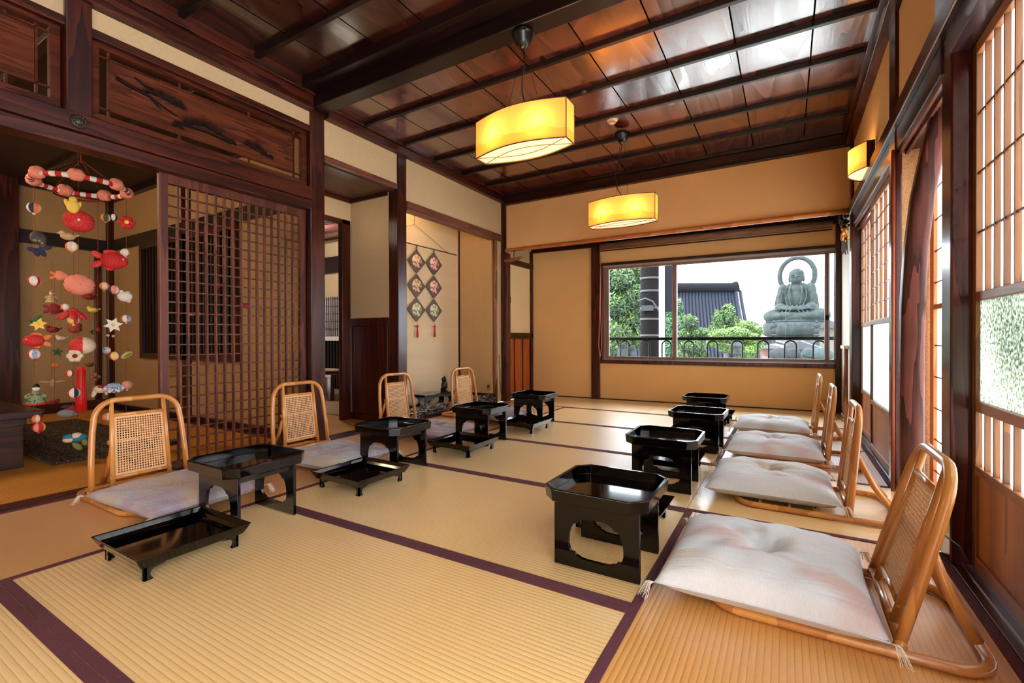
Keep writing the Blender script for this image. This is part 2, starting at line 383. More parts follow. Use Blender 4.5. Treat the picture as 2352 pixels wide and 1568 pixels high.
# the deep cross beam and the cornices
trim((-3.15, 2.29, 2.575), (.60, 2.42, 2.76), W_BEAM, .006)
trim((-3.15, 2.17, 2.67), (.60, 2.29, 2.75), W_BEAM, .004)
trim((-3.17, 2.42, 2.54), (-3.10, 5.10, 2.606), W_DARKY); trim((-3.17, 2.42, 2.606), (-3.08, 5.10, 2.645), W_DARKY)
trim((-3.09, 5.03, 2.50), (.50, 5.09, 2.606), W_DARKX); trim((-3.08, 5.00, 2.606), (.48, 5.09, 2.645), W_DARKX)
trim((.44, 2.42, 2.50), (.52, 5.09, 2.57), W_DARKY); trim((.42, 2.42, 2.57), (.52, 5.0, 2.645), W_DARKY)
trim((-3.17, -1.8, 2.55), (-3.10, 2.29, 2.655), W_DARKY); trim((-3.17, -1.8, 2.655), (-3.08, 2.29, 2.745), W_DARKY)

# ================================================================ LEFT WALL
w = MB()
w.box((-3.19, .985, 2.44), (-3.16, 2.29, 2.56)); w.box((-3.19, -1.8, 2.44), (-3.16, .88, 2.56))
w.box((-3.23, 2.42, 2.26), (-3.16, 3.22, 2.56)); w.box((-3.25, 3.34, 2.13), (-3.16, 5.10, 2.56))
w.box((-3.23, 4.98, 0), (-3.16, 5.09, 2.05))
struct('wall_left', w, P_BEIGE)
trim((-3.27, 2.29, 0), (-3.15, 2.42, 2.60), W_DARK, .008)          # the two main posts
trim((-3.27, 3.22, 0), (-3.15, 3.34, 2.60), W_DARK, .008)
trim((-3.22, .88, 1.96), (-3.13, .985, 2.60), W_DARK, .006)
trim((-3.20, -1.8, 2.40), (-3.15, 2.29, 2.445), W_DARKY)           # above the transoms
trim((-3.24, -1.8, 1.87), (-3.12, 2.29, 1.965), W_DARKY, .006)     # nageshi beam
trim((-3.26, -1.8, 1.80), (-3.14, 2.29, 1.868), W_DARKY, .004)
trim((-3.27, 2.42, 2.215), (-3.15, 3.22, 2.262), W_MID); trim((-3.24, 3.34, 2.045), (-3.14, 5.09, 2.132), W_MID, .004)
# rosette nail cover on the beam
ro = MB(); ro.lathe([(.0, .02), (.01, .018), (.014, .012), (.03, .012), (.036, .004), (.037, 0)], 24, M=Matrix.Rotation(PI/2, 4, 'Y'))
for k in range(12):
    a = PI*2*k/12; ro.ell((.012, .023*math.cos(a), .023*math.sin(a)), (.006, .007, .007), 8, 6)
r_ = ro.build('rosette', plain('aged iron', (66, 56, 50), .45, Metallic=.6)); r_.location = (-3.12, .925, 1.918)
tag(r_, 'dark flower-shaped metal nail cover on the long beam below the post', 'nail cover')

# ---- carved transoms
def needles(mb, c, r, n=22, a0=-.3, a1=PI+.3, d=.007):
    for k in range(n):
        a = a0+(a1-a0)*k/(n-1); rr = r*random.uniform(.8, 1.05)
        p = (c[0]+rr*math.cos(a), c[1]+rr*math.sin(a))
        mb.tube([(d, c[0], c[1]), (d, p[0], p[1])], [.0024, .0009], 4)
def ranma(name, y0, y1, z0, z1, iy0, iy1, iz0, iz1, lab, pine):
    t = thing(name, lab, 'transom', (-3.21, y0, z0), group=None)
    L, Hh = y1-y0, z1-z0; a, b, c, d = iy0-y0, iy1-y0, iz0-z0, iz1-z0
    MB().prism([(0, 0), (L, 0), (L, Hh), (0, Hh)], -.02, .025, 'yz', [[(.04, .035), (L-.04, .035), (L-.04, Hh-.03), (.04, Hh-.03)]]).build('frame', W_FRAME, t, .003)
    MB().box((-.012, a, c), (.006, b, d)).build('carved_board', W_RANMA, t, .002)
    for yy in (a-.006, b): MB().box((-.006, yy, .03), (.012, yy+.009, Hh-.025)).build('slat', W_FRAME, t)
    for zz in (c-.008, d): MB().box((-.006, .035, zz), (.012, L-.035, zz+.008)).build('slat', W_FRAME, t)
    for q in (.33, .66): MB().box((-.006, L*q, .03), (.008, L*q+.01, c)).build('slat', W_FRAME, t); MB().box((-.006, L*q, d), (.008, L*q+.01, Hh-.02)).build('slat', W_FRAME, t)
    cv = MB(); pine(cv, y0, z0); cv.build('pine_relief', plain('dark carved pine', (26, 12, 9), .6, Specular_IOR_Level=.15), t)
def pine_big(m, y0, z0):
    P = lambda px, py: (lambda q: (.007, q.y-y0, q.z-z0))(at(0, -3.2, px, py))
    m.tube([P(267, 178), P(300, 198), P(335, 215), P(345, 222), P(375, 245), P(410, 268)], [.012, .011, .013, .009, .007, .004], 6)
    m.tube([P(310, 177), P(330, 195), P(355, 205)], [.006, .008, .004], 6)
    m.tube([P(345, 222), P(360, 240), P(372, 252)], [.008, .007, .003], 6)
    m.tube([P(400, 278), P(440, 292), P(480, 305), P(530, 330)], [.006, .009, .008, .004], 6)
    m.tube([P(565, 330), P(590, 345), P(620, 360)], [.004, .006, .003], 6)
    for px, py, r in [(345, 205, .04), (365, 212, .05), (385, 222, .06), (402, 232, .055), (415, 238, .045), (408, 282, .04), (430, 275, .05), (450, 280, .065), (470, 282, .07), (490, 292, .06), (503, 300, .06), (520, 315, .045), (535, 322, .035), (572, 325, .04), (592, 332, .05), (608, 348, .035), (622, 355, .03)]:
        q = P(px, py+8); needles(m, (q[1], q[2]), r)
def pine_small(m, y0, z0):
    for yy, zz, r in [(.18, .2, .06), (.2, .26, .05), (.1, .24, .05)]: needles(m, (yy, zz), r, 24, -PI, PI)
ranma('carved_transom', .99, 2.285, 1.985, 2.405, 1.076, 2.182, 2.062, 2.332, 'carved wooden transom with a long pine branch in relief, nearest the tall post', pine_big)
ranma('carved_transom', .30, .875, 1.985, 2.405, .36, .784, 2.08, 2.35, 'carved wooden transom cut by the left picture edge, pine needles at its rim', pine_small)

# ---- lattice sliding door
d1 = root('door')
f = MB(); f.box((-3.235, 1.31, .012), (-3.2, 1.355, 1.80)); f.box((-3.235, 2.235, .012), (-3.2, 2.285, 1.80)); f.box((-3.235, 1.355, 1.742), (-3.2, 2.235, 1.80)); f.box((-3.235, 1.355, .012), (-3.2, 2.235, .06))
f.build('door_frame', W_DOOR, d1, .003)
f = MB()
for k in range(1, 16):
    y = 1.355+.055*k; f.box((-3.226, y-.005, .06), (-3.204, y+.005, 1.742))
f.build('lattice', W_DOOR, d1)
f = MB(); n = 26
for k in range(1, n):
    z = .06+(1.742-.06)*k/n; f.box((-3.224, 1.355, z-.004), (-3.210, 2.235, z+.004))
f.build('lattice_rails', W_DOOR, d1)

# ---- vestibule between the posts
w = MB(); w.box((-3.82, 3.22, 1.01), (-3.27, 3.30, 2.22)); struct('wall_vestibule', w, plaster('dull plaster', (186, 156, 116), .85, .05))
w = MB(); w.box((-3.82, 3.20, 0), (-3.27, 3.30, .06)); w.box((-3.82, 3.20, .93), (-3.27, 3.30, 1.01)); w.box((-3.80, 3.225, .06), (-3.27, 3.30, .93))
for x0, x1 in ((-3.78, -3.75), (-3.32, -3.29)): w.box((x0, 3.215, .06), (x1, 3.23, .93))
struct('trim', w, W_DARK, .003)
w = MB(); w.box((-3.86, 2.42, 1.985), (-3.80, 3.22, 2.21)); struct('wall_vestibule_left', w, P_BEIGE)
struct('ceiling', MB().box((-3.82, 2.42, 2.205), (-3.20, 3.24, 2.23)), wood('dim ceiling boards', (50, 28, 16), (84, 48, 28), 'y', .4))
trim((-3.84, 3.10, 0), (-3.78, 3.20, 1.99), W_DARK); trim((-3.84, 2.42, 1.945), (-3.78, 3.20, 1.99), W_DARKY)
trim((-3.28, 3.20, 2.17), (-3.82, 3.225, 2.205), W_DARKX); trim((-3.80, 2.42, 2.17), (-3.775, 3.2, 2.205), W_DARKY)
# room behind it
w = MB(); w.box((-7.4, 2.4, -.1), (-7.3, 5.1, 2.5)); w.box((-3.90, 3.24, -.1), (-3.84, 5.1, 2.5)); struct('wall_inner', w, P_BEIGE)
struct('roof', MB().box((-7.6, -2.2, 2.86), (.75, 6.35, 3.0)), W_BLACKY)['kind'] = 'structure'  # unseen roof slab, added to close light leaks above the ceilings
w = MB(); w.box((-7.3, 4.96, 0), (-3.9, 5.05, 2.5)); struct('wall_back_room', w, P_BEIGE)
w = MB(); w.box((-7.3, 2.44, 2.36), (-3.86, 5.0, 2.42)); struct('ceiling', w, wood('ceiling boards x', (96, 54, 52), (140, 92, 88), 'x', .3))
for yy in (3.7, 4.05, 4.4, 4.75): trim((-7.3, yy, 2.33), (-3.86, yy+.04, 2.36), W_DARKX)
trim((-7.3, 4.92, 1.86), (-3.9, 4.98, 2.12), W_BLACKY)
w2 = root('window')
MB().box((-6.9, 4.945, .85), (-5.6, 4.955, 1.48)).build('pane', plain('lit shoji paper', (214, 210, 202), .8), w2)
f = MB()
for k in range(27): f.box((-6.9+.05*k, 4.93, .85), (-6.892+.05*k, 4.945, 1.48))
for k in range(6): f.box((-6.9, 4.932, .85+.12*k), (-5.6, 4.942, .856+.12*k))
f.build('lattice', W_DARK, w2)
MB().box((-6.95, 4.92, .78), (-5.55, 4.95, .85)).build('window_sill', P_WHITE, w2)
f = MB()
for k in range(20): f.box((-6.9+.07*k, 4.90, .02), (-6.865+.07*k, 4.93, .78))
struct('trim', f, IRON); 
struct('trim', MB().box((-6.95, 4.935, .0), (-5.55, 4.945, .78)), plain('grey screen', (128, 132, 134), .6))
t = thing('low_table', 'reddish low table seen through the narrow doorway', 'table', (-5.45, 4.25, 0))
MB().box((-.35, -.25, .30), (.35, .25, .34)).build('tabletop', W_RED, t, .005)
for sx in (-1, 1):
    for sy in (-1, 1): MB().box((sx*.28-.03, sy*.2-.03, 0), (sx*.28+.03, sy*.2+.03, .30)).build('leg', W_RED, t)
cu = MB().ell((0, 0, 0), (.2, .18, .03), 16, 8).build('cushion', plain('pale cushion', (206, 186, 166), .8)); cu.location = (-5.5, 4.25, .37); tag(cu, 'pale folded cushion lying on the low table beyond the doorway', 'cushion')

# ---- left room shell
w = MB(); w.box((-7.10, -1.8, -.15), (-7.0, 2.37, 2.5)); struct('wall_far_left', w, P_OLD)
w = MB(); w.box((-7.0, 2.37, -.15), (-3.86, 2.44, .64)); w.box((-7.0, 2.37, 1.86), (-3.86, 2.44, 2.5)); w.box((-7.0, 2.37, .64), (-6.18, 2.44, 1.86)); w.box((-4.26, 2.37, .64), (-3.86, 2.44, 1.86)); w.box((-3.86, 2.37, 0), (-3.28, 2.44, 2.5))
struct('wall_side', w, P_OLD)
w = MB(); w.box((-7.1, -1.9, 0), (-3.2, -1.8, 2.8)); struct('wall_rear_left', w, P_OLD)
struct('ceiling', MB().box((-7.1, -1.8, 2.5), (-3.2, 2.44, 2.56)), wood('dark old ceiling', (34, 16, 10), (58, 30, 20), 'y', .5))
trim((-7.0, 2.345, 1.86), (-3.28, 2.375, 1.99), W_BLACKY); trim((-7.0, 1.0, 1.84), (-6.96, 2.37, 1.98), W_BLACKY)
trim((-7.02, 2.31, 0), (-6.94, 2.39, 2.5), W_DARK); trim((-7.02, 2.20, 0), (-6.97, 2.26, 1.86), W_DARK); trim((-7.02, 1.30, 0), (-6.9, 1.56, 2.5), W_DARK); trim((-5.24, 2.33, 0), (-5.13, 2.38, 2.5), W_DARK)
trim((-7.0, 2.34, 0), (-3.28, 2.375, .05), W_DARKX); trim((-6.99, 1.0, 0), (-6.95, 2.37, .10), W_DARKY)
trim((-7.0, 2.31, 2.44), (-3.28, 2.375, 2.5), W_BLACKY); trim((-7.0, -1.8, 2.44), (-6.94, 2.37, 2.5), W_BLACKY)
for k in range(5): trim((-7.0, -1.2+.7*k, 2.46), (-3.3, -1.15+.7*k, 2.5), W_BLACKY)
# slatted inner window in that wall
w3 = root('window')
f = MB(); f.box((-6.18, 2.33, .60), (-4.26, 2.37, .66)); f.box((-6.18, 2.33, 1.80), (-4.26, 2.37, 1.86)); f.box((-6.18, 2.33, .66), (-6.12, 2.37, 1.8)); f.box((-4.32, 2.33, .66), (-4.26, 2.37, 1.8)); f.box((-5.22, 2.33, .66), (-5.15, 2.37, 1.8))
f.build('window_frame', W_DARK, w3)
f = MB()
for k in range(26):
    x = -6.11+.07*k; f.box((x, 2.345, .66), (x+.022, 2.365, 1.8))
f.build('slats', W_BLACKY, w3)
MB().box((-6.3, 2.46, .5), (-5.2, 2.47, 2.0)).build('backing', BLACK, w3)  # black sheet stands in for the darkness behind the slats
MB().box((-5.2, 2.46, .5), (-4.1, 2.47, 2.0)).build('gap_light_sheet', plain('dim gap light grey', (96, 84, 80), .6), w3)  # grey sheet painted as the dim light seen between the slats

# ================================================================ TOKONOMA
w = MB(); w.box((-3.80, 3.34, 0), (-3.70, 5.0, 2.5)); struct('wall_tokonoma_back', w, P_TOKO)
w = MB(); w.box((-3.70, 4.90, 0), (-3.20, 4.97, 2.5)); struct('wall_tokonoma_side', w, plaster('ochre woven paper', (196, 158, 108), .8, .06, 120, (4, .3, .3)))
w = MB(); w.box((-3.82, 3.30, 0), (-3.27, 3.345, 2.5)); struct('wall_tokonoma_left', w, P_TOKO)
struct('ceiling', MB().box((-3.8, 3.34, 2.5), (-3.2, 4.95, 2.53)), W_MID)
trim((-3.72, 4.875, .10), (-3.69, 4.905, 2.5), W_DARK)
trim((-3.72, 3.34, -.02), (-3.20, 4.92, .10), wood('glossy alcove floor', (56, 28, 20), (100, 56, 40), 'y', .15, .6))
trim((-3.70, 4.88, .10), (-3.2, 4.905, .118), W_DARKX)
# rustic bark post at the alcove side
q = MB(); q.tube([(-3.175, 4.95, 0), (-3.172, 4.948, .5), (-3.177, 4.952, 1.0), (-3.173, 4.95, 1.5), (-3.175, 4.95, 2.05)], .028, 10)
struct('trim', q, wood('bark post', (92, 50, 28), (160, 100, 60), 'z', .6))
# bark-covered front log
def bark():
    m, nt, b, o = newmat('charred bark'); v = coords(nt, (22, 7, 40))
    n1 = N(nt, 'ShaderNodeTexVoronoi', Scale=2.6); nt.links.new(v, n1.inputs['Vector'])
    nt.links.new(ramp(nt, n1.outputs[0], [(.12, (225, 222, 222)), (.36, (110, 106, 108)), (.55, (14, 12, 13))]), b.inputs['Base Color'])  # palest mottles painted as window glints on the dark bark
    setp(b, Roughness=.25, Coat_Weight=.4); bump(nt, b, n1.outputs[0], 1.0, .03); return m
q = MB(); pts = []; n = 22
q.grid(lambda u, v: (-3.20+(.050+.006*math.sin(v*23+u*9))*math.cos(2*PI*u)*1.1, 3.36+1.60*v, .062+(.052+.006*math.sin(v*31+u*14))*math.sin(2*PI*u)), 14, 60, closed_u=True)
o = q.build('bark_log', bark()); tag(o, 'black glossy bark-covered log along the front edge of the alcove', 'log')
# low shelf, figurine, vase
t = thing('display_stand', 'low black stand with scalloped opening on the alcove floor', 'stand', (-3.45, 4.10, .10))
sc = [(-.10, .0), (-.10, .02)]+[(-.10+.2*i/12, .022+.028*math.sin(PI*i/12)+.003*math.cos(6*PI*i/12)) for i in range(13)]+[(.10, .02), (.10, 0)]
MB().box((-.09, -.27, .072), (.09, .27, .095)).build('top', LACQ, t, .003)
outer = [(-.25, 0), (-.17, 0)]+[(-.17+.34*i/24, .012+.04*math.sin(PI*i/24)**.5+.003*abs(math.sin(PI*i/4))) for i in range(25)]+[(.17, 0), (.25, 0), (.25, .075), (-.25, .075)]
MB().prism(outer, .068, .08, 'yz').build('front_panel', LACQ, t); MB().prism(outer, -.08, -.068, 'yz').build('back_panel', LACQ, t)
t = MB()
t.ell((0, 0, .07), (.036, .034, .06), 18, 12); t.ell((0, -.002, .138), (.03, .028, .032), 16, 10); t.ell((.012, -.012, .165), (.009, .007, .016)); t.ell((.0, .016, .165), (.009, .007, .016))
t.ell((.024, -.005, .142), (.012, .012, .012)); t.ell((.012, .03, .068), (.014, .012, .045)); t.ell((.012, -.03, .068), (.014, .012, .045)); t.ell((.012, 0, .008), (.034, .03, .01)); t.ell((-.03, 0, .02), (.02, .018, .03))
o = t.build('owl_figurine', plain('dark bronze', (34, 28, 28), .35, Metallic=.4)); o.location = (-3.45, 4.27, .192); o.scale = (1.0, 1.0, 1.0)
md = o.modifiers.new('r', 'REMESH'); md.mode = 'VOXEL'; md.voxel_size = .004
tag(o, 'dark seated owl-like figurine standing at the end of the low black stand', 'figurine')
q = MB(); q.lathe([(.03, 0), (.075, .01), (.09, .04), (.08, .075), (.045, .10), (.03, .11), (.0, .112)], 24)
o = q.build('grey_pot', plain('grey green glaze', (150, 158, 150), .25)); o.location = (-3.42, 3.66, .10); tag(o, 'squat pale grey glazed pot at the left of the alcove floor', 'pot')
# outlet with cord
t = thing('wall_outlet', 'small brown wall outlet low on the alcove side wall', 'outlet', (-3.235, 4.895, .20))
MB().box((-.022, -.012, -.045), (.022, 0, .04)).build('plate', plain('brown plastic', (176, 128, 84), .5), t, .003); MB().box((-.012, -.02, -.01), (.012, -.01, .02)).build('plug', plain('dark plug', (60, 40, 30), .5), t)
q = MB(); q.tube([(-3.14, 5.03, .10), (-3.145, 5.02, .25), (-3.142, 5.01, .40), (-3.148, 4.995, .6)], .004, 6); o = q.build('electric_cord', plain('brown cord', (70, 50, 40), .5)); tag(o, 'thin dark cord hanging down the pale strip beside the alcove post', 'cord')

# hanging diamond panels
def diamond(nm, y, z, h, face, lab):
    h = .272
    t = thing(nm, lab, 'hanging panel', (-3.685, y, z))
    w_ = h*1.12
    fr = [(-w_/2, 0), (-.006, -h/2), (.006, -h/2), (w_/2, 0), (.008, h/2), (-.008, h/2)]
    MB().prism(fr, 0, .008, 'yz').build('board', plain('grey brown board', (92, 78, 66), .6), t, .001)
    c = MB(); c.lathe([(h*.29, .008), (h*.29, .0105), (0, .0105)], 28, M=Matrix.Rotation(PI/2, 4, 'Y')); c.build('picture_disc', face, t)
    return t
def face_mat(name, a, b, c):
    m, nt, bb, o = newmat(name); v = coords(nt, (1, 1, 1)); n1 = N(nt, 'ShaderNodeTexNoise', Scale=38.0, Detail=3.0); nt.links.new(v, n1.inputs['Vector'])
    nt.links.new(ramp(nt, n1.outputs[0], [(.36, c), (.44, b), (.52, a), (.8, a)]), bb.inputs['Base Color']); setp(bb, Roughness=.6); return m
FA = face_mat('cream and brown picture', (236, 212, 176), (190, 120, 80), (96, 60, 40)); FB = face_mat('red and white picture', (240, 220, 206), (214, 70, 56), (150, 40, 36)); FC = face_mat('cream and green picture', (232, 224, 200), (120, 140, 80), (150, 130, 50))
def px_toko(px, py): return at(0, -3.68, px, py)
cols = [(957, [600, 656, 711], [FA, FA, FC], 'left'), (997, [606, 659, 713], [FB, FB, FC], 'right')]
nm3 = ['top', 'middle', 'bottom']; desc = {('left', 0): 'brown floral', ('left', 1): 'brown and red', ('left', 2): 'pale green', ('right', 0): 'red blossom', ('right', 1): 'red and white', ('right', 2): 'yellow green'}
for px, zs, fs, side in cols:
    for k in range(3):
        p = px_toko(px, zs[k]); diamond('diamond_panel', p.y, p.z, .20, fs[k], '%s diamond board with %s disc, %s column on the alcove wall' % (nm3[k], desc[(side, k)], side))
    p = px_toko(px+1, 760)
    t = thing('tassel', 'red silk tassel under the %s column of diamond boards' % side, 'tassel', (-3.675, p.y, p.z))
    q = MB(); q.ell((0, 0, .055), (.014, .022, .012)); q.ell((0, 0, .045), (.008, .008, .012)); q.build('knot', RED, t)
    q = MB(); q.lathe([(.002, .04), (.008, .03), (.012, -.02), (.013, -.075), (0, -.076)], 12); q.build('fringe', RED, t)
    q = MB(); q.tube([(0, 0, .05), (0, 0, .1)], .002, 6); q.build('cord', RED, t)
    for a, b in ((0, 1), (1, 2)):
        p1 = px_toko(px, zs[a]); p2 = px_toko(px, zs[b]); q = MB(); q.tube([(-3.68, p1.y, p1.z-.13), (-3.68, p2.y, p2.z+.13)], .004, 6)
        o = q.build('link_cord', PINK); tag(o, 'short pink link between the %s and %s diamond boards, %s column' % (nm3[a], nm3[b], side), 'cord')
    p1 = px_toko(px, zs[0]); q = MB(); q.tube([(-3.68, p1.y, p1.z+.12), (-3.68, p1.y, 1.885)], .008, 6); o = q.build('hanging_loop', plain('grey loop', (80, 68, 60), .6)); tag(o, 'dark loop hanging the %s diamond column from the bar' % side, 'loop')
t = thing('hanging_bar', 'thin black bar hung on a beige cord at the alcove wall', 'bar', (-3.68, 4.03, 1.885))
MB().tube([(0, -.78, 0), (0, .79, .003)], .006, 8).build('rod', BLACK, t)
MB().tube([(0, -.62, 0), (0, 0, .235), (0, .62, 0)], .003, 6).build('cord', plain('beige cord', (170, 130, 80), .7), t); MB().tube([(0, 0, .235), (-.01, 0, .6)], .003, 6).build('hanger', plain('beige cord', (170, 130, 80), .7), t)

# ================================================================ FAR END
w = MB(); w.box((-3.16, 5.09, 1.945), (.62, 5.17, 2.66)); struct('wall_back', w, P_ALC)
trim((-3.16, 5.06, 0), (-3.07, 5.16, 1.90), W_RED, .01); trim((-3.16, 5.07, 1.90), (-3.09, 5.12, 2.6), W_DARK)
# bamboo lintel
q = MB(); pts = []; rr = []
x = -3.08
while x < .47:
    pts += [(x, 5.06, 1.925), (x+.008, 5.06, 1.925), (x+.016, 5.06, 1.925)]; rr += [.024, .0275, .024]; x += .26
pts.append((.49, 5.06, 1.925)); rr.append(.024)
q.tube(pts, rr, 14); o = q.build('bamboo_pole', wood('bamboo', (176, 96, 40), (222, 146, 74), 'x', .35, .2, .5, 3, .03)); tag(o, 'long jointed bamboo pole along the lower edge of the far upper wall', 'bamboo pole')
# alcove shell
def yb(x): return 5.88+.05*(x+3.14)
MR = Matrix.Translation((-3.14, 5.88, 0)) @ Matrix.Rotation(math.atan(.05), 4, 'Z')
def loc(x): return x+3.14
w = MB()
for a, b in (((0, 0, 0), (loc(.52), .08, .49)), ((0, 0, 1.79), (loc(.52), .08, 2.2)), ((0, 0, .49), (loc(-2.15), .08, 1.79)), ((loc(.475), 0, .49), (loc(.62), .08, 1.79))): w.box(a, b, M=MR)
struct('wall_window', w, P_ALC)
w = MB(); w.box((-3.24, 5.16, 1.86), (-3.15, 5.9, 2.2)); struct('wall_alcove_left', w, P_BEIGE)
w = MB(); w.box((-3.16, 5.1, 2.07), (.62, 6.2, 2.12)); struct('ceiling', w, W_DARKX)
def atrim(a, b, mat_, bev=.004):
    w = MB(); w.box(a, b, M=MR); return struct('trim', w, mat_, bev)
atrim((0, -.03, 2.02), (loc(.48), .01, 2.09), W_DARKX)
atrim((loc(-2.255), -.035, 0), (loc(-2.14), .03, 2.07), W_RED)
atrim((loc(-2.15), -.03, .475), (loc(.49), .03, .525), W_RED); atrim((loc(-2.15), -.03, 1.765), (loc(.49), .03, 1.80), W_DARKX)
atrim((loc(-2.15), -.03, .5), (loc(-2.10), .03, 1.8), W_RED); atrim((loc(.45), -.035, 0), (loc(.50), .03, 2.05), W_DARK)
atrim((0, -.012, 0), (loc(.46), .0, .012), W_DARKX, 0)
# window with its sashes
w4 = root('window')
fr = MB()
for k in range(3): fr.box((loc(-2.1), .0+.02*k, 1.745), (loc(.45), .012+.02*k, 1.768), M=MR); fr.box((loc(-2.1), .0+.02*k, .522), (loc(.45), .012+.02*k, .538), M=MR)
fr.build('window_frame', plain('pale aluminium', (176, 164, 160), .35, Metallic=.4), w4)
def sash(x0, x1, dy, mat_, wl, wr, nm='sash'):
    f = MB(); a, b = loc(x0), loc(x1)
    f.box((a, dy, .535), (a+wl, dy+.03, 1.75), M=MR); f.box((b-wr, dy, .535), (b, dy+.03, 1.75), M=MR)
    f.box((a+wl, dy, .535), (b-wr, dy+.03, .57), M=MR); f.box((a+wl, dy, 1.715), (b-wr, dy+.03, 1.75), M=MR)
    s_ = f.build(nm, mat_, w4, .002)
    MB().box((a+wl, dy+.012, .57), (b-wr, dy+.018, 1.715), M=MR).build('pane', GLASS, s_)
WS = wood('weathered sash', (118, 92, 84), (150, 118, 106), 'z', .4)
sash(-2.10, -1.175, .01, WS, .075, .05); sash(-1.2, .405, .04, ALU, .03, .045); sash(.39, .455, .01, ALU, .012, .012)
MB().box((loc(.36), .0, 1.0), (loc(.395), .014, 1.05), M=MR).build('latch', IRON, w4)
# rolled blind under the alcove ceiling
t = thing('rolled_blind', 'rolled reed blind tied up above the far window', 'blind', (-2.09, 5.80, 2.0))
MB().tube([(0, 0, 0), (2.5, .115, .0)], .042, 16).build('roll', wood('reed blind', (120, 80, 58), (156, 110, 84), 'x', .6, 0, 2, 9), t)
for xx in (.42, 1.2, 2.1): MB().tube([(xx, xx*.046, .044), (xx, -.044+xx*.046, 0), (xx, xx*.046, -.045), (xx, .044+xx*.046, 0)], .004, 6, closed=True).build('tie', plain('beige cord', (170, 130, 80), .7), t)
MB().tube([(0, -.01, -.06), (2.5, .105, -.06)], .008, 8).build('bottom_bar', W_DARKX, t)
q = MB()
for s_ in (-1, 1): q.tube([(-2.105, 5.86, 1.90), (-2.115+.004*s_, 5.85, 1.2), (-2.115+.02*s_, 5.85, .70), (-2.115, 5.85, .56)], .004, 6)
o = q.build('blind_cord', PINK); tag(o, 'pink looped pull cord hanging beside the left window post', 'cord')
# cupboard in the left wall of the alcove
t = thing('wall_cupboard', 'built-in cupboard with cream sliding door over brown boards, left of the far alcove', 'cupboard', (-3.14, 5.16, 0))
MB().box((-.35, 0, 0), (-.02, .72, 1.86)).build('body', W_DARK, t)
f = MB(); f.box((-.02, 0, 1.785), (.02, .74, 1.86)); f.box((-.02, 0, .83), (.015, .74, .885)); f.box((-.02, .66, 0), (.015, .74, 2.04)); f.box((-.02, 0, .80), (.022, .66, .828)); f.build('frame', W_DARK, t, .002)
dd = MB().box((-.018, .0, .885), (-.006, .66, 1.785)).build('sliding_door', plain('cream silk paper', (246, 220, 168), .6), t); MB().box((-.006, .10, 1.28), (-.002, .125, 1.36)).build('handle', BLACK, dd)
for k in range(3): 
    p = MB().box((-.018, .0+.22*k, .02), (-.004, .20+.22*k, .80)).build('board_panel', W_TAN, t)
for k in range(2): MB().box((-.018, .2+.22*k, .02), (.006, .222+.22*k, .80)).build('stile', W_DARK, t)
w = MB(); w.box((-.35, 0, 0), (0, .01, .01))
# short bamboo vase and its hanger
t = thing('hanging_bamboo_vase', 'short bamboo boat hung under the left end of the bamboo pole', 'vase', (-2.94, 5.02, 1.795))
MB().tube([(-.13, 0, -.005), (-.06, 0, -.008), (.02, 0, 0), (.10, 0, .012), (.13, 0, .014)], [.02, .024, .024, .02, .008], 10).build('vase_body', wood('aged bamboo', (120, 70, 36), (180, 120, 70), 'x', .45), t)
MB().tube([(0, 0, .02), (0, 0, .115)], .006, 6).build('hanger', BLACK, t)
# hanging ornament at the right corner of the pole
t = thing('hanging_bundle', 'dark and gold bundle of dried pods hanging at the far right corner', 'ornament', (.43, 4.97, 1.88))
q = MB(); q2 = MB(); q3 = MB(); rnd = random.Random(3)
for k in range(30): q.ell((rnd.uniform(-.03, .03), rnd.uniform(-.03, .03), -.01-rnd.random()*.09), (.012, .01, .014), 8, 6)
for k in range(34):
    z = -.09-rnd.random()*.14; x = rnd.uniform(-.02, .03); q2.ell((x, rnd.uniform(-.03, .03), z), (.008, .008, .022), 8, 6, M=Matrix.Rotation(rnd.uniform(-.8, .8), 3, 'X'))
for k in range(9): x = rnd.uniform(-.02, .03); q3.tube([(x*.4, 0, -.1), (x, 0, -.31-rnd.random()*.05)], [.007, .004], 6)
q.build('pod_cluster', BLACK, t); q2.build('gold_pods', plain('gold', (214, 150, 60), .4, Metallic=.3), t); q3.build('dried_stem', plain('grey stem', (70, 56, 50), .6), t)

# ================================================================ RIGHT WALL
w = MB(); w.box((.50, 1.2, 1.95), (.58, 5.10, 2.52)); w.box((.50, -1.8, 1.95), (.58, 1.2, 2.75)); struct('wall_right', w, P_ALC)
trim((.485, 3.11, 1.93), (.54, 3.28, 2.56), W_DARK, .006); trim((.485, 2.20, 1.93), (.54, 2.36, 2.60), W_DARK, .006); trim((.48, 4.97, 0), (.60, 5.10, 2.55), W_DARK, .008)
trim((.465, -1.8, 1.885), (.56, 5.05, 1.965), W_DARKY, .006)
g = MB(); g.box((.49, 2.30, 1.775), (.62, 4.97, 1.884)); g.box((.49, -1.8, 1.80), (.66, 2.2, 1.884)); struct('trim', g, W_THRESH, .003)
g = MB()
for k in range(2): g.box((.50+.03*k, 2.33, 1.755), (.512+.03*k, 4.97, 1.775))
struct('trim', g, W_MID)
g = MB(); g.box((.466, 2.0, 1.884), (.470, 5.0, 1.889)); struct('trim', g, plain('pale edge strip', (214, 204, 200), .3))
trim((.485, 3.11, 0), (.515, 3.27, 1.90), W_RED, .006)
q = MB(); q.tube([(.478, 3.105, 0), (.478, 3.105, .6), (.478, 3.105, 1.78)], .009, 8); struct('trim', q, wood('thin bamboo', (120, 50, 28), (160, 80, 48), 'z', .35))
trim((.497, 2.20, 0), (.62, 2.315, 1.95), W_RED, .006)
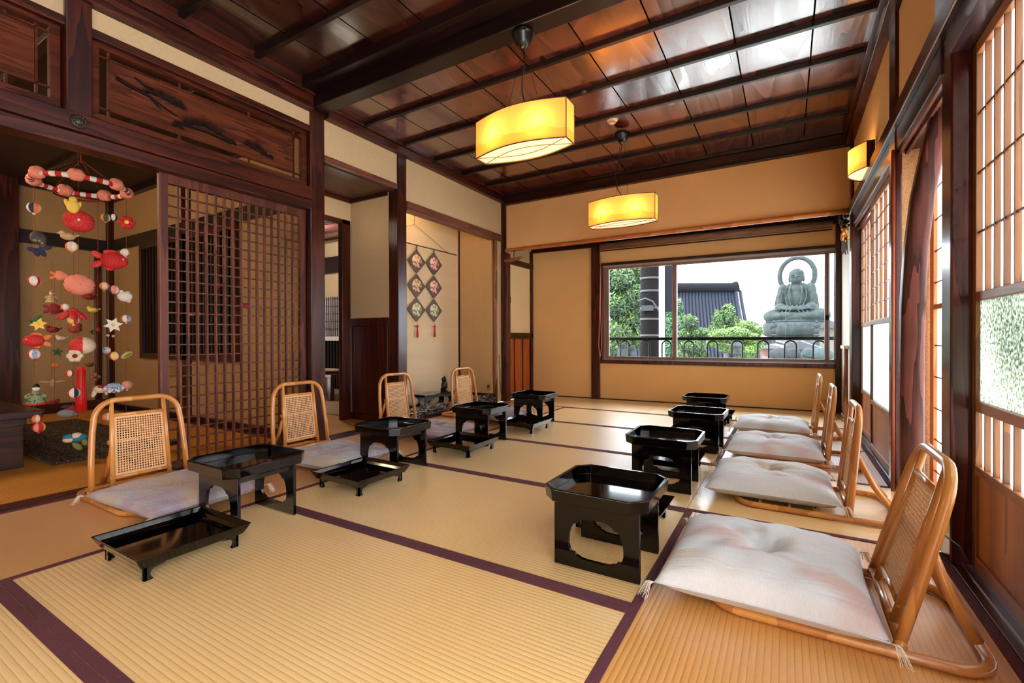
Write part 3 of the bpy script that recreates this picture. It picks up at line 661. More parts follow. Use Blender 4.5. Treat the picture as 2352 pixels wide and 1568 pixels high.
# side wall of the little bay and its outer screen
w = MB(); w.box((.513, 3.13, 0), (.90, 3.26, 1.95)); w.box((.50, 3.275, 0), (.62, 3.29, 1.76)) if False else None
struct('wall_bay', w, P_ROUGH)
struct('trim', MB().box((.66, 2.3, 1.74), (.74, 3.14, 1.95)), P_ROUGH)
def shoji(y0, y1, x, nv, name_mat=(W_CEDAR, W_CEDARY), zb=.012, zt=1.745, zl=.92, zg0=.37, low=False, glass=FROST, nh=8, bd=.016, zg1=None, knob=None, flip=1):
    """sliding screen: lattice over paper above, glass in the middle, boards below"""
    d = root('door'); A, B = name_mat; th = .028; s = .032
    f = MB(); f.box((x, y0, zb), (x+th, y0+s, zt)); f.box((x, y1-s, zb), (x+th, y1, zt)); fr = f.build('stile', A, d, .002)
    f = MB(); f.box((x, y0+s, zt-.04), (x+th, y1-s, zt)); f.box((x, y0+s, zl-.03), (x+th, y1-s, zl)); f.box((x, y0+s, zg0-.03), (x+th, y1-s, zg0)); f.box((x, y0+s, zb), (x+th, y1-s, zb+.045))
    if low: f.box((x, y0+s, zg1-.035), (x+th, y1-s, zg1))
    f.build('rail', B, d, .002)
    def lattice(z0, z1, hz):
        f = MB()
        for k in range(1, nv):
            yy = y0+s+(y1-y0-2*s)*k/nv; f.box((x+.003, yy-.004, z0), (x+.003+bd, yy+.004, z1))
        for z in hz: f.box((x+.006, y0+s, z-.004), (x+.012, y1-s, z+.004))
        f.build('lattice', A, d)
        MB().box((x+.003+bd, y0+s, z0), (x+.005+bd, y1-s, z1)).build('paper_panel', PAPER, d)
    lattice(zl, zt-.04, [zl+(zt-.04-zl)*(k+1)/(nh+1) for k in range(nh)])
    if low:
        MB().box((x+.012, y0+s, zg1), (x+.016, y1-s, zl-.03)).build('glass_pane', glass, d)
        lattice(zg0, zg1-.035, [])
    else: MB().box((x+.012, y0+s, zg0), (x+.016, y1-s, zl-.03)).build('glass_pane', glass, d)
    MB().box((x+.010, y0+s, zb+.045), (x+.016, y1-s, zg0-.03)).build('base_board', W_PANEL, d)
    if knob: MB().tube([(x-.02, knob[0], knob[1]), (x, knob[0], knob[1])], [.008, .004], 8).build('handle', BLACK, d)
    return d
shoji(3.28, 4.16, .512, 5, zl=.925, zg0=.365, nh=6)
shoji(4.12, 4.97, .545, 5, zl=.925, zg0=.365, nh=6, knob=(4.2, .70))
shoji(1.30, 2.195, .552, 11, zl=.955, zg0=.365, low=True, zg1=.585, glass=MOTTLE, nh=3, zt=1.80, bd=.0145)
shoji(.40, 1.28, .575, 11, zl=.955, zg0=.365, low=True, zg1=.585, glass=MOTTLE, nh=3, zt=1.80, bd=.0145)
# outer screen of the bay
d = root('door'); f = MB(); f.box((.625, 3.05, .02), (.65, 3.115, 1.75)); f.box((.625, 2.3, .02), (.65, 2.36, 1.75)); f.box((.625, 2.36, .02), (.65, 3.05, .06)); f.box((.625, 2.36, .94), (.65, 3.05, .965)); f.box((.625, 2.36, 1.70), (.65, 3.05, 1.75)); f.build('frame', wood('orange cedar', (196, 108, 44), (228, 146, 76), 'z', .4), d, .002)
f = MB()
for k in range(12):
    z = .14+.155*k
    if abs(z-.95) > .05 and z < 1.7: f.box((.63, 2.36, z), (.637, 3.05, z+.006))
f.build('muntin', W_DARKY, d); MB().box((.64, 2.36, .06), (.643, 3.05, 1.70)).build('paper_panel', PAPER, d)
# curved natural trunk post
q = MB()
ctr = [(.478, 0), (.477, .3), (.477, .7), (.480, .95), (.492, 1.2), (.515, 1.43), (.553, 1.66), (.585, 1.80)]
def trunk(u, v):
    i = min(int(v*7), 6); t_ = v*7-i; x = ctr[i][0]*(1-t_)+ctr[i+1][0]*t_; z = ctr[i][1]*(1-t_)+ctr[i+1][1]*t_
    a = 2*PI*u; hx = .043-.004*v; hy = .04; c_, s_ = math.cos(a), math.sin(a); k = (abs(c_)**7+abs(s_)**7)**(-1/7)
    return (x+hx*c_*k, 2.69+hy*s_*k, z)
q.grid(trunk, 20, 28, closed_u=True); struct('trim', q, W_TRUNK)
# rear of the room, behind the viewer: plaster with a wide opening
w = MB(); w.box((-3.2, -1.9, 0), (.62, -1.8, 2.8)); struct('wall_rear', w, P_BEIGE)
trim((.48, 1.18, 0), (.62, 1.30, 1.95), W_DARK); trim((.48, -.6, 0), (.62, -.48, 1.95), W_DARK)
# alcove right side
w = MB(); w.box((.50, 5.10, 0), (.62, 6.2, 2.1)); struct('wall_alcove_right', w, P_WHITE)
q = MB(); q.tube([(.49, 5.45, 0), (.487, 5.46, .3), (.492, 5.45, .70)], .022, 10); struct('trim', q, wood('rough bark strip', (96, 48, 34), (190, 130, 100), 'z', .6, 0, 2, 6))
struct('trim', MB().box((.455, 5.3, .70), (.50, 5.6, .73)), P_WHITE)

# ================================================================ RAISED TRAY TABLES
def oct_(h, c): return [(-h+c, -h), (h-c, -h), (h, -h+c), (h, h-c), (h-c, h), (-h+c, h), (-h, h-c), (-h, -h+c)]
def leg_panel():
    """standing board with the scalloped lantern-window opening"""
    W, T = .1525, .237
    def quarter():   # right half, top centre to bottom centre
        p = [(0, .178), (.028, .177), (.048, .172), (.060, .164), (.066, .155), (.076, .155), (.084, .147), (.091, .132), (.096, .114), (.098, .095), (.098, .078), (.094, .063), (.086, .054), (.076, .053), (.071, .045), (.060, .043), (.052, .038), (.03, .036), (0, .036)]
        return p
    r = quarter(); hole = r+[(-x, z) for x, z in reversed(r[1:-1])]
    return [(-W, 0), (W, 0), (W, T), (-W, T)], hole
def make_table():
    t = thing('raised_tray_table', None, 'tray table', group='black lacquer tray tables on carved legs')
    h, c = .182, .045
    q = MB(); o8 = oct_(h, c); ot = oct_(h+.004, c+.002); i8 = oct_(h-.008, c-.003); ib = oct_(h-.009, c-.003)
    z0, z1, zi = .235, .281, .245
    vs = [(x*.965, y*.965, z0) for x, y in o8]+[(x, y, z0+.004) for x, y in o8]+[(x, y, z1-.002) for x, y in ot]+[(x*.99, y*.99, z1) for x, y in ot]+[(x, y, z1) for x, y in i8]+[(x, y, zi) for x, y in ib]
    fs = [tuple(range(8))[::-1]]
    for l in range(5):
        for j in range(8): fs.append((l*8+j, l*8+(j+1) % 8, (l+1)*8+(j+1) % 8, (l+1)*8+j))
    fs.append(tuple(range(40, 48))); q.add(vs, fs); q.build('tray_top', LACQ, t, .0015)
    o, hole = leg_panel()
    for y in (-.125, .125):
        MB().prism(o, y-.007, y+.007, 'xz', [hole]).build('leg_panel', LACQ, t, .0015)
    for s in (-1, 1): MB().box((s*.13-.006, -.118, .205), (s*.13+.006, .118, .236)).build('stretcher', LACQ, t)
    return t
proto = make_table(); first = True
tabs = [(-2.083, 1.19, 'nearest of the left row'), (-2.115, 2.12, 'second of the left row'), (-2.07, 3.02, 'third of the left row'), (-2.10, 3.97, 'farthest of the left row'),
        (-.563, 1.635, 'the largest, heading the right row'), (-.575, 2.635, 'second in the right row'), (-.555, 3.605, 'third in the right row'), (-.635, 4.56, 'farthest of the right row, against the far ochre wall')]
for i, (x, y, d) in enumerate(tabs):
    lab = 'black lacquer raised tray table, %s' % d
    if i == 0: proto.location = (x, y, .001); proto['label'] = lab
    else: dup(proto, (x, y, .001), (.0, .02, -.01, .01, 0, .015, -.01, .01)[i], lab)

# ---- low footed trays
def make_low():
    t = thing('low_footed_tray', None, 'tray', group='low black lacquer trays with small feet')
    q = MB(); L = [(.155, .046), (.166, .050), (.178, .072), (.186, .089), (.180, .0885), (.172, .070), (.162, .056), (.150, .054)]
    vs = []; 
    for r, z in L: vs += [(-r, -r, z), (r, -r, z), (r, r, z), (-r, r, z)]
    fs = [(3, 2, 1, 0)]
    for l in range(len(L)-1):
        for j in range(4): fs.append((l*4+j, l*4+(j+1) % 4, (l+1)*4+(j+1) % 4, (l+1)*4+j))
    n = (len(L)-1)*4; fs.append((n, n+1, n+2, n+3)); q.add(vs, fs); q.build('tray', LACQ, t, .002)
    prof = [(0, 0), (.024, 0), (.027, .004), (.022, .011), (.019, .022), (.022, .031), (.031, .037), (.046, .040), (.060, .042), (.068, .048), (0, .048)]
    for sx in (-1, 1):
        for sy in (-1, 1):
            q = MB(); R = Matrix.Translation((sx*.154, sy*.154, 0)) @ Matrix.Diagonal((-sx, -sy, 1, 1))
            q.prism(prof, 0, .010, 'xz', M=R); q.prism(prof, 0, .010, 'yz', M=R); q.build('foot', LACQ, t, .001)
    return t
proto = make_low()
lows = [(-1.98, .85, 0, 'nearest of the left row, reflecting a woven chair back'), (-2.026, 1.786, 0, 'between the first and second tables of the left row'), (-1.997, 2.69, 0, 'between the second and third tables of the left row'), (-2.0, 3.60, 0, 'before the farthest table of the left row'),
        (-.62, 1.99, 0, 'half hidden behind the largest table'), (-.62, 2.965, 0, 'seen through the legs of the second table on the right'), (-.62, 3.935, 0, 'behind the third table on the right'), (-.62, 4.93, 0, 'behind the farthest table on the right')]
for i, (x, y, r, d) in enumerate(lows):
    lab = 'low black footed tray, %s' % d
    if i == 0: proto.location = (x, y, .001); proto['label'] = lab
    else: dup(proto, (x, y, .001), r, lab)

# ================================================================ LEGLESS RATTAN CHAIRS
def cane_mesh(w0, w1, h, pitch=.0122):
    """woven panel with real eight-sided holes; lies in the local yz plane"""
    nx = max(4, round(w0/pitch)); nz = round(h/pitch); mb = MB(); idx = {}
    def pt(u, v):
        k = (round(u, 4), round(v, 4))
        if k not in idx:
            z = v*h/nz; w = w0+(w1-w0)*v/nz; idx[k] = len(mb.v); mb.v.append((0, (u/nx-.5)*w, z))
        return idx[k]
    def face(f): mb.f.append(f); mb.m.append(0); mb.sm.append(False)
    for i in range(nx):
        for j in range(nz):
            off = 0
            if i == 0 or j == 0 or i == nx-1 or j == nz-1:
                face([pt(i, j), pt(i+1, j), pt(i+1, j+1), pt(i, j+1)]); continue
            cx, cy = i+.5, j+.5; r = .335
            o = [(i, j), (i+1, j), (i+1, j+1), (i, j+1)]
            hs = [(cx+r*1.1*math.cos(PI/4*k+PI/8+PI), cy+r*1.1*math.sin(PI/4*k+PI/8+PI)) for k in range(8)]
            O = [pt(*p) for p in o]; Hh = [pt(*p) for p in hs]
            for k in range(4):
                a, b = Hh[2*k], Hh[2*k+1]; face([O[k], b, a]); face([O[k], O[(k+1) % 4], Hh[(2*k+2) % 8], b])
    return mb
def make_chair(lean):
    """back at +x, sitter faces -x; origin under the seat centre"""
    t = thing('legless_chair', None, 'floor chair', group='bent rattan legless chairs')
    r = .0135
    def loop(x0, x1, hw, c, z):
        P = []
        for (cx, cy, a0) in ((x1-c, hw-c, 0), (x0+c, hw-c, PI/2), (x0+c, -hw+c, PI), (x1-c, -hw+c, 1.5*PI)):
            for k in range(7): a = a0+PI/2*k/6; P.append((cx+c*math.cos(a), cy+c*math.sin(a), z))
        return P
    MB().tube(loop(-.20, .425, .228, .085, r), r, 10, closed=True).build('base_loop', RATTAN, t)
    q = MB()
    for x in (-.10, .02, .12): q.tube([(x, -.215, .016), (x, .215, .016)], .008, 8)
    q.build('seat_slats', RATTAN, t)
    px = .245; ca, sa = math.cos(lean), math.sin(lean)
    def B(y, h): return (px+h*sa, y, .034+h*ca)
    MB().tube([(px, -.232, .034), (px, .232, .034)], .0125, 12).build('pivot_bar', RATTAN, t)
    P = [B(-.214, -.012), B(-.210, .15), B(-.200, .30)]
    hw, top, rc = .192, .455, .10
    for k in range(9): a = PI-PI/2*k/8; P.append(B(-hw+rc+rc*math.cos(a), top-rc+rc*math.sin(a)))
    for k in range(9): a = PI/2-PI/2*k/8; P.append(B(hw-rc+rc*math.cos(a), top-rc+rc*math.sin(a)))
    P += [B(.200, .30), B(.210, .15), B(.214, -.012)]
    MB().tube(P, .0138, 10).build('back_hoop', RATTAN, t)
    for s in (-1, 1): MB().tube([B(s*.128, .01), B(s*.122, .25), B(s*.116, top-.004)], [.012, .0115, .010], 8).build('back_upright', RATTAN, t)
    MB().tube([B(-.138, .055), B(.138, .055)], .009, 8).build('cross_rail', RATTAN, t); MB().tube([B(-.118, .375), B(.118, .375)], .009, 8).build('cross_rail', RATTAN, t)
    c = cane_mesh(.238, .222, .31)
    M = Matrix.Translation(B(0, .06)) @ Matrix.Rotation(lean, 4, 'Y')
    c.v = [tuple(M @ Vector(v)) for v in c.v]; c.build('woven_back', CANE, t, solid=.0022, fixn=False)
    top_s = B(0, .235); xt = top_s[0]+.016; zt = top_s[2]
    for s in (-1, 1): MB().tube([(xt, s*.11, zt), (xt+(.405-xt)*.5, s*.112, zt*.52), (.412, s*.115, .036)], [.0125, .0125, .0145], 10).build('rear_strut', RATTAN, t)
    MB().tube([(xt, -.135, zt), (xt, .135, zt)], .0115, 10).build('strut_bar', RATTAN, t)
    MB().tube([(xt, -.10, zt+.012), (xt+.03, -.12, zt+.03), (xt+.06, -.11, zt+.005), (xt+.075, -.12, zt-.03)], .0022, 5).build('tie_cord', BLACK, t)
    return t
CH = [(0.0, 1.71, 0, .25, 'leaning back, the largest, in the bottom right corner of the room'), (-.01, 2.70, 0, .09, 'second in the right row, upright behind the large one'), (-.03, 3.655, 0, .09, 'third in the right row'), (-.05, 4.65, 0, .09, 'farthest in the right row, before the ochre wall'),
      (-2.735, 1.135, PI, .11, 'nearest on the left, before the lattice door'), (-2.735, 2.09, PI, .11, 'second on the left, at the foot of the tall post'), (-2.74, 3.06, PI, .11, 'third on the left, before the dark wainscot'), (-2.70, 4.01, PI, .11, 'farthest on the left, before the alcove with the log')]
cp = {}
for i, (x, y, rz, ln, d) in enumerate(CH):
    lab = 'bent rattan legless chair, %s' % d
    if ln not in cp:
        c = make_chair(ln); cp[ln] = c; c.location = (x, y, .001); c.rotation_euler = (0, 0, rz); c['label'] = lab
    else: dup(cp[ln], (x, y, .001), rz, lab)

# ================================================================ CUSHIONS
def cush_mat(name, seed, tint):
    m, nt, b, o = newmat(name); v = coords(nt, (1, 1, 1))
    ad = N(nt, 'ShaderNodeVectorMath', operation='ADD'); ad.inputs[1].default_value = (seed*3.7, seed*1.3, 0); nt.links.new(v, ad.inputs[0])
    st = N(nt, 'ShaderNodeMapping'); st.inputs['Scale'].default_value = (1.1, 2.4, 1); nt.links.new(ad.outputs[0], st.inputs[0])
    n1 = N(nt, 'ShaderNodeTexNoise', Scale=2.4, Detail=2.0, Roughness=.5, Distortion=.3); nt.links.new(st.outputs[0], n1.inputs['Vector'])
    c1 = ramp(nt, n1.outputs[0], tint)
    th = coords(nt, (500, 60, 60)); n2 = N(nt, 'ShaderNodeTexNoise', Scale=1.0, Detail=2.0); nt.links.new(th, n2.inputs['Vector'])
    mx = N(nt, 'ShaderNodeMix', data_type='RGBA', blend_type='MULTIPLY'); mx.inputs[0].default_value = .2; nt.links.new(c1, mx.inputs[6]); nt.links.new(ramp(nt, n2.outputs[0], [(.3, (190, 185, 185)), (.7, (255, 255, 255))]), mx.inputs[7])
    nt.links.new(mx.outputs[2], b.inputs['Base Color']); setp(b, Roughness=.8, Sheen_Weight=.2)
    n3 = N(nt, 'ShaderNodeTexNoise', Scale=4.0, Detail=4.0, Roughness=.6, Distortion=.6); v3 = coords(nt, (1, 4.5, 1)); nt.links.new(v3, n3.inputs['Vector']); bump(nt, b, n3.outputs[0], .55, .02)
    return m
TR = [(.30, (206, 194, 172)), (.40, (218, 219, 217)), (.55, (212, 215, 217)), (.63, (208, 184, 178)), (.75, (198, 160, 158))]
TL = [(.34, (190, 162, 128)), (.42, (188, 164, 164)), (.5, (172, 152, 166)), (.58, (184, 182, 184)), (.68, (192, 176, 152))]
def make_cushion(L, W, hgt, material, seed, droop=0):
    t = thing('floor_cushion', None, 'cushion', group='pale dyed square floor cushions')
    rnd = random.Random(seed); ph = [rnd.uniform(0, 6.28) for _ in range(8)]
    def P(u, v, up):
        a, b_ = 2*u-1, 2*v-1
        pin = 1-.055*(1-b_*b_)-.0; pin2 = 1-.055*(1-a*a)
        x = a*L/2*pin2; y = b_*W/2*pin
        x, y = a*L/2*(1-.05*(1-abs(b_)**2)*1), b_*W/2*(1-.05*(1-abs(a)**2))
        e = (max(0, 1-abs(a)**4)*max(0, 1-abs(b_)**4))**.40
        d = math.hypot(a*L/2, b_*W/2); dim = .55*math.exp(-(d/.055)**2)+.10*math.exp(-(d/.14)**2)
        wr = .0035*math.sin(7*a+3*b_+ph[0])*math.sin(5*b_+ph[1])+.0025*math.sin(13*a-6*b_+ph[2])
        rad = .006*math.cos(8*math.atan2(b_, a)+ph[3])*math.exp(-(d/.12)**2)
        z = (hgt-.036)*e*(1-dim)*(1-.16*(a*a+b_*b_)/2)+(wr+rad)*e if up else -.036*min(1, e*1.25)
        zb = .038
        return (x, y, zb+z)
    n = 44; q = MB(); q.grid(lambda u, v: P(u, v, True), n, n); q.grid(lambda u, v: P(u, v, False), 22, 22)
    q.build('cushion_body', material, t)
    seam = [(-1, -1), (1, -1), (1, 1), (-1, 1)]; pts = []
    for k in range(4):
        a, b_ = seam[k], seam[(k+1) % 4]
        for j in range(12):
            u = (a[0]+(b_[0]-a[0])*j/12+1)/2; v = (a[1]+(b_[1]-a[1])*j/12+1)/2; pts.append(P(u, v, False))
    MB().tube(pts, .0026, 6, closed=True).build('seam', material, t)
    zc = P(.5, .5, True)[2]; q = MB()
    for k in range(6):
        a = PI/3*k+rnd.uniform(-.3, .3); l = rnd.uniform(.02, .035); q.tube([(0, 0, zc), (l*.6*math.cos(a), l*.6*math.sin(a), zc+.010), (l*math.cos(a), l*math.sin(a), zc+.012)], .0013, 5)
    q.build('centre_tuft', WHITE, t)
    for k, (a, b_) in enumerate(seam):
        q = MB()
        for j in range(9):
            an = math.atan2(b_, a)+rnd.uniform(-.5, .5); l = rnd.uniform(.03, .055); x, y, z = P((a+1)/2, (b_+1)/2, False)
            q.tube([(x, y, z), (x+l*.5*math.cos(an), y+l*.5*math.sin(an), z+.004), (x+l*math.cos(an), y+l*math.sin(an), .003)], [.0014, .001], 4) if False else q.tube([(x, y, z), (x+l*.5*math.cos(an), y+l*.5*math.sin(an), z+.004), (x+l*math.cos(an), y+l*math.sin(an), .003)], .0012, 4)
        q.build('corner_tassel', WHITE, t)
    return t
CU_ = [(-.065, 1.70, .56, .55, .13, 0, 'lying on the chair base in the bottom right corner, the largest'), (-.075, 2.735, .56, .53, .12, .02, 'second in the right row, sagging at its front edge'), (-.075, 3.62, .56, .52, .115, 0, 'third in the right row'), (-.11, 4.52, .56, .52, .11, 0, 'farthest in the right row'),
       (-2.565, 1.12, .60, .50, .085, .05, 'lavender and beige, nearest on the left under the tall tray table'), (-2.50, 1.99, .54, .52, .085, .03, 'second on the left, beside the second chair'), (-2.50, 2.99, .54, .52, .08, .03, 'third on the left, behind the second tall table'), (-2.50, 3.90, .54, .52, .08, .03, 'farthest on the left, behind the third tall table')]
for i, (x, y, L, W, h, rz, d) in enumerate(CU_):
    c = make_cushion(L, W, h, cush_mat('dyed cushion cloth %d' % i, i+1, TR if i < 4 else TL), 10+i)
    c.location = (x, y, .026); c.rotation_euler = (0, 0, rz); c['label'] = 'square floor cushion, %s' % d

# ================================================================ LAMPS
def lamp_paper():
    m, nt, b, o = newmat('warm lamp paper'); tc = N(nt, 'ShaderNodeTexCoord'); sx = N(nt, 'ShaderNodeSeparateXYZ'); nt.links.new(tc.outputs['Object'], sx.inputs[0])
    cb = N(nt, 'ShaderNodeCombineXYZ'); nt.links.new(sx.outputs[0], cb.inputs[0]); n1 = N(nt, 'ShaderNodeTexNoise', Scale=9.0, Detail=3.0); nt.links.new(cb.outputs[0], n1.inputs['Vector'])
    a = N(nt, 'ShaderNodeMath', operation='MULTIPLY_ADD'); a.inputs[1].default_value = .12; a.inputs[2].default_value = -.105; nt.links.new(n1.outputs[0], a.inputs[0])
    l = N(nt, 'ShaderNodeMath', operation='LESS_THAN'); nt.links.new(sx.outputs[2], l.inputs[0]); nt.links.new(a.outputs[0], l.inputs[1])
    mx = N(nt, 'ShaderNodeMix', data_type='RGBA'); nt.links.new(l.outputs[0], mx.inputs[0]); mx.inputs[6].default_value = lin((244, 172, 84)); mx.inputs[7].default_value = lin((234, 152, 64))
    t = N(nt, 'ShaderNodeBsdfTranslucent'); nt.links.new(mx.outputs[2], t.inputs[0]); nt.links.new(mx.outputs[2], b.inputs['Base Color']); setp(b, Roughness=.6)
    e = N(nt, 'ShaderNodeEmission'); nt.links.new(mx.outputs[2], e.inputs[0]); e.inputs[1].default_value = .16
    ms = N(nt, 'ShaderNodeMixShader'); ms.inputs[0].default_value = .6; nt.links.new(b.outputs[0], ms.inputs[1]); nt.links.new(t.outputs[0], ms.inputs[2])
    ad = N(nt, 'ShaderNodeAddShader'); nt.links.new(ms.outputs[0], ad.inputs[0]); nt.links.new(e.outputs[0], ad.inputs[1]); nt.links.new(ad.outputs[0], o.inputs[0]); return m
LP = lamp_paper(); DIFF, nt, b, o = newmat('lit lamp diffuser'); setp(b, Base_Color=lin((250, 236, 200)), Roughness=.6, Emission_Color=lin((255, 226, 168)), Emission_Strength=.4)
TRIM = plain('dark lamp edging', (74, 50, 30), .5)
def bulb(t, x, y, z, p, r=.025):
    l = bpy.data.lights.new('bulb', 'POINT'); l.energy = p; l.color = (1, .70, .38); l.shadow_soft_size = r
    o = bpy.data.objects.new('bulb', l); COL.objects.link(o); o.parent = t; o.location = (x, y, z); KIDS.setdefault(t.name, []).append(o)
def shade_outline(hw, e, bow, n=16):
    f = [(-hw+2*hw*i/n, -e-(bow-e)*math.cos(PI/2*(2*i/n-1))) for i in range(n+1)]
    return f+[(-x, -y) for x, y in f]
def pendant(name, loc, zs, lab, cord_pts, wires, rz=0):
    """loc is the ceiling point, zs the shade's centre height below"""
    t = thing(name, lab, 'pendant lamp', loc, rz, 'paper pendant lamps'); h = .108; hw, e, bow = .295, .055, .125
    O = shade_outline(hw, e, bow); n = len(O); dz = zs-loc[2]
    sh = thing('lamp_shade', None, None); sh = None
    q = MB(); q.add([(x, y, -h) for x, y in O]+[(x, y, h) for x, y in O], [(i, (i+1) % n, n+(i+1) % n, n+i) for i in range(n)], 0, False)
    sh = q.build('lamp_shade', LP, t, loc=(0, 0, dz))
    q = MB(); q.tube([(x, y, -h) for x, y in O], .0035, 6, closed=True); q.tube([(x, y, h) for x, y in O], .0028, 6, closed=True)
    for x, y in ((hw, -e), (hw, e), (-hw, e), (-hw, -e)): q.tube([(x, y, -h), (x, y, h)], .003, 6)
    q.build('edging', TRIM, sh)
    q = MB(); I = [(x*.985, y*.96) for x, y in O]; q.prism(I, -h+.006, -h+.009, 'xy'); q.build('diffuser', DIFF, sh)
    q = MB()
    for s in (-1, 1): q.tube([(-hw*.97+2*hw*.97*i/16, s*(e*.9-(bow*.9+e*.2)*math.sin(PI*i/16)*.75), -h+.003) for i in range(17)], .0022, 5)
    q.build('diffuser_ribs', plain('gilt rib', (170, 130, 60), .5), sh)
    q = MB(); q.lathe([(0, 0), (.062, 0), (.066, -.012), (.062, -.03), (.05, -.045), (.046, -.062), (.03, -.082), (.014, -.10), (0, -.102)][::-1], 28); q.build('canopy', plain('glossy black canopy', (12, 11, 11), .25), t)
    MB().tube(cord_pts, .0042, 6).build('power_cord', BLACK, t)
    for p in wires: MB().tube(p, .0013, 4).build('suspension_wire', IRON, t)
    for s in (-1, 1): bulb(sh, s*.13, -.05, -.005, .8)
    return t
z0 = 2.575; dz = 1.992-z0
pendant('pendant_lamp', (-1.315, 2.355, z0), 1.992, 'glowing bow-fronted paper pendant lamp, the larger nearer one', [(0, 0, -.10), (.012, 0, -.17), (-.010, .01, -.26), (-.012, .01, -.34), (.02, 0, -.44), (.045, 0, -.50), (.05, 0, dz+.1)], [[(0, 0, -.09), (-.12, 0, dz+.105)], [(0, 0, -.09), (.12, 0, dz+.105)]])
z0 = 2.606; dz = 1.915-z0
pendant('pendant_lamp', (-1.245, 4.01, z0), 1.915, 'glowing paper pendant lamp, the smaller farther one', [(0, 0, -.10), (-.02, 0, -.2), (-.06, 0, -.33), (-.045, 0, -.48), (.0, 0, -.56), (.03, 0, dz+.1)], [[(-.02, 0, -.09), (-.06, 0, dz+.105)], [(.02, 0, -.09), (.05, 0, dz+.105)]])
# wall lamp
t = thing('wall_lamp', 'glowing half-round paper wall lamp high on the right wall', 'wall lamp', (.498, 4.02, 2.02)); h = .085
O = [(0, -.17), (-.045, -.17)]+[(-.045-.085*math.sin(PI*i/14), -.17+.34*i/14) for i in range(1, 14)]+[(-.045, .17), (0, .17)]; n = len(O)
q = MB(); q.add([(x, y, -h) for x, y in O]+[(x, y, h) for x, y in O], [(i, i+1, n+i+1, n+i) for i in range(1, n-2)], 0, False); sh = q.build('lamp_shade', LP, t)
q = MB(); q.box((-.045, -.176, -h), (0, -.168, h)); q.box((-.045, .168, -h), (0, .176, h)); q.tube([(x, y, -h) for x, y in O], .003, 6); q.tube([(x, y, h) for x, y in O], .0025, 6); q.build('lamp_frame', W_DARK, t)
MB().prism([(x*.96, y*.96) for x, y in O], -h+.004, -h+.007, 'xy').build('diffuser', DIFF, t)
bulb(t, -.075, -.02, .01, .8)
# detector
t = thing('smoke_detector', 'round cream smoke detector on the dark boarded ceiling', 'smoke detector', (-1.262, 3.79, 2.64))
MB().lathe([(0, -.036), (.016, -.036), (.02, -.03), (.034, -.026), (.046, -.012), (.05, 0)], 28).build('housing', plain('cream plastic', (226, 196, 150), .4), t)
MB().lathe([(.026, -.034), (.03, -.034), (.032, -.026), (.024, -.026)], 24).build('sensor_ring', plain('tan plastic', (190, 150, 104), .4), t)
# little hook on the ceiling batten
q = MB().ell((0, 0, 0), (.022, .014, .012), 10, 8); o = q.build('ceiling_hook', plain('tarnished brass', (110, 84, 60), .4, Metallic=.5)); o.location = tuple(at(2, 2.60, 1341, 211)); tag(o, 'small brass hook under a ceiling batten right of the larger lamp', 'hook')

# ================================================================ LEFT ROOM THINGS
def rug_mat():
    m, nt, b, o = newmat('shaggy dark rug'); v = coords(nt, (1, 1, 1)); n1 = N(nt, 'ShaderNodeTexNoise', Scale=75.0, Detail=4.0, Roughness=.8); nt.links.new(v, n1.inputs['Vector'])
    nt.links.new(ramp(nt, n1.outputs[0], [(.40, (22, 17, 13)), (.52, (70, 55, 42)), (.62, (170, 132, 88))]), b.inputs['Base Color']); setp(b, Roughness=.9); bump(nt, b, n1.outputs[0], 1, .02); return m
q = MB(); q.grid(lambda u, v: (-6.05+2.02*u+.02*math.sin(v*40), 1.06+.70*v+.012*math.sin(u*50), .022+.006*math.sin(u*90)*math.sin(v*60)), 60, 26); q.grid(lambda u, v: (-6.05+2.02*u, 1.06+.70*v, .001), 2, 2)
ring = [(-6.05, 1.06), (-4.03, 1.06), (-4.03, 1.76), (-6.05, 1.76)]
q.tube([(x, y, .012) for x, y in ring], .012, 8, closed=True)
o = q.build('rug', rug_mat()); tag(o, 'dark speckled shaggy rug on the yellow matting behind the nearest left chair', 'rug')
t = thing('low_table', 'heavy dark wooden table cut by the left picture edge', 'table', (-4.9, .62, 0))
tp = MB().box((-.85, -.55, .315), (.85, .40, .36)).build('tabletop', W_TABLE, t, .008); MB().box((-.85, .395, .345), (.85, .402, .36)).build('edge_strip', W_RED, tp)
MB().box((-.78, -.50, .265), (.78, .34, .315)).build('apron', W_TABLE, t, .004)
for sx in (-1, 1):
    for sy in (-.42, .26): MB().box((sx*.66-.10, sy-.06, 0), (sx*.66+.10, sy+.07, .265)).build('leg', W_TABLE, t, .004)
# ================================================================ HANGING CHARMS
CX, CY = -4.0, 1.195
_h = ray(178, 700); HD = Vector((_h.x, _h.y, 0)).normalized()          # horizontal direction from the viewer to the mobile
def on_mobile(px, py, off=0., c=(CX, CY)):
    """point of the vertical plane through the mobile's axis (off = metres behind it)"""
    r = ray(px, py); d = (Vector((c[0], c[1], 0))+HD*off).dot(HD)/(r.x*HD.x+r.y*HD.y); return Vector((0, 0, H))+r*d
def px2m(px, p):   # size of one photograph pixel at p
    return px*((p-Vector((0, 0, H))).dot(CF))/F*.78
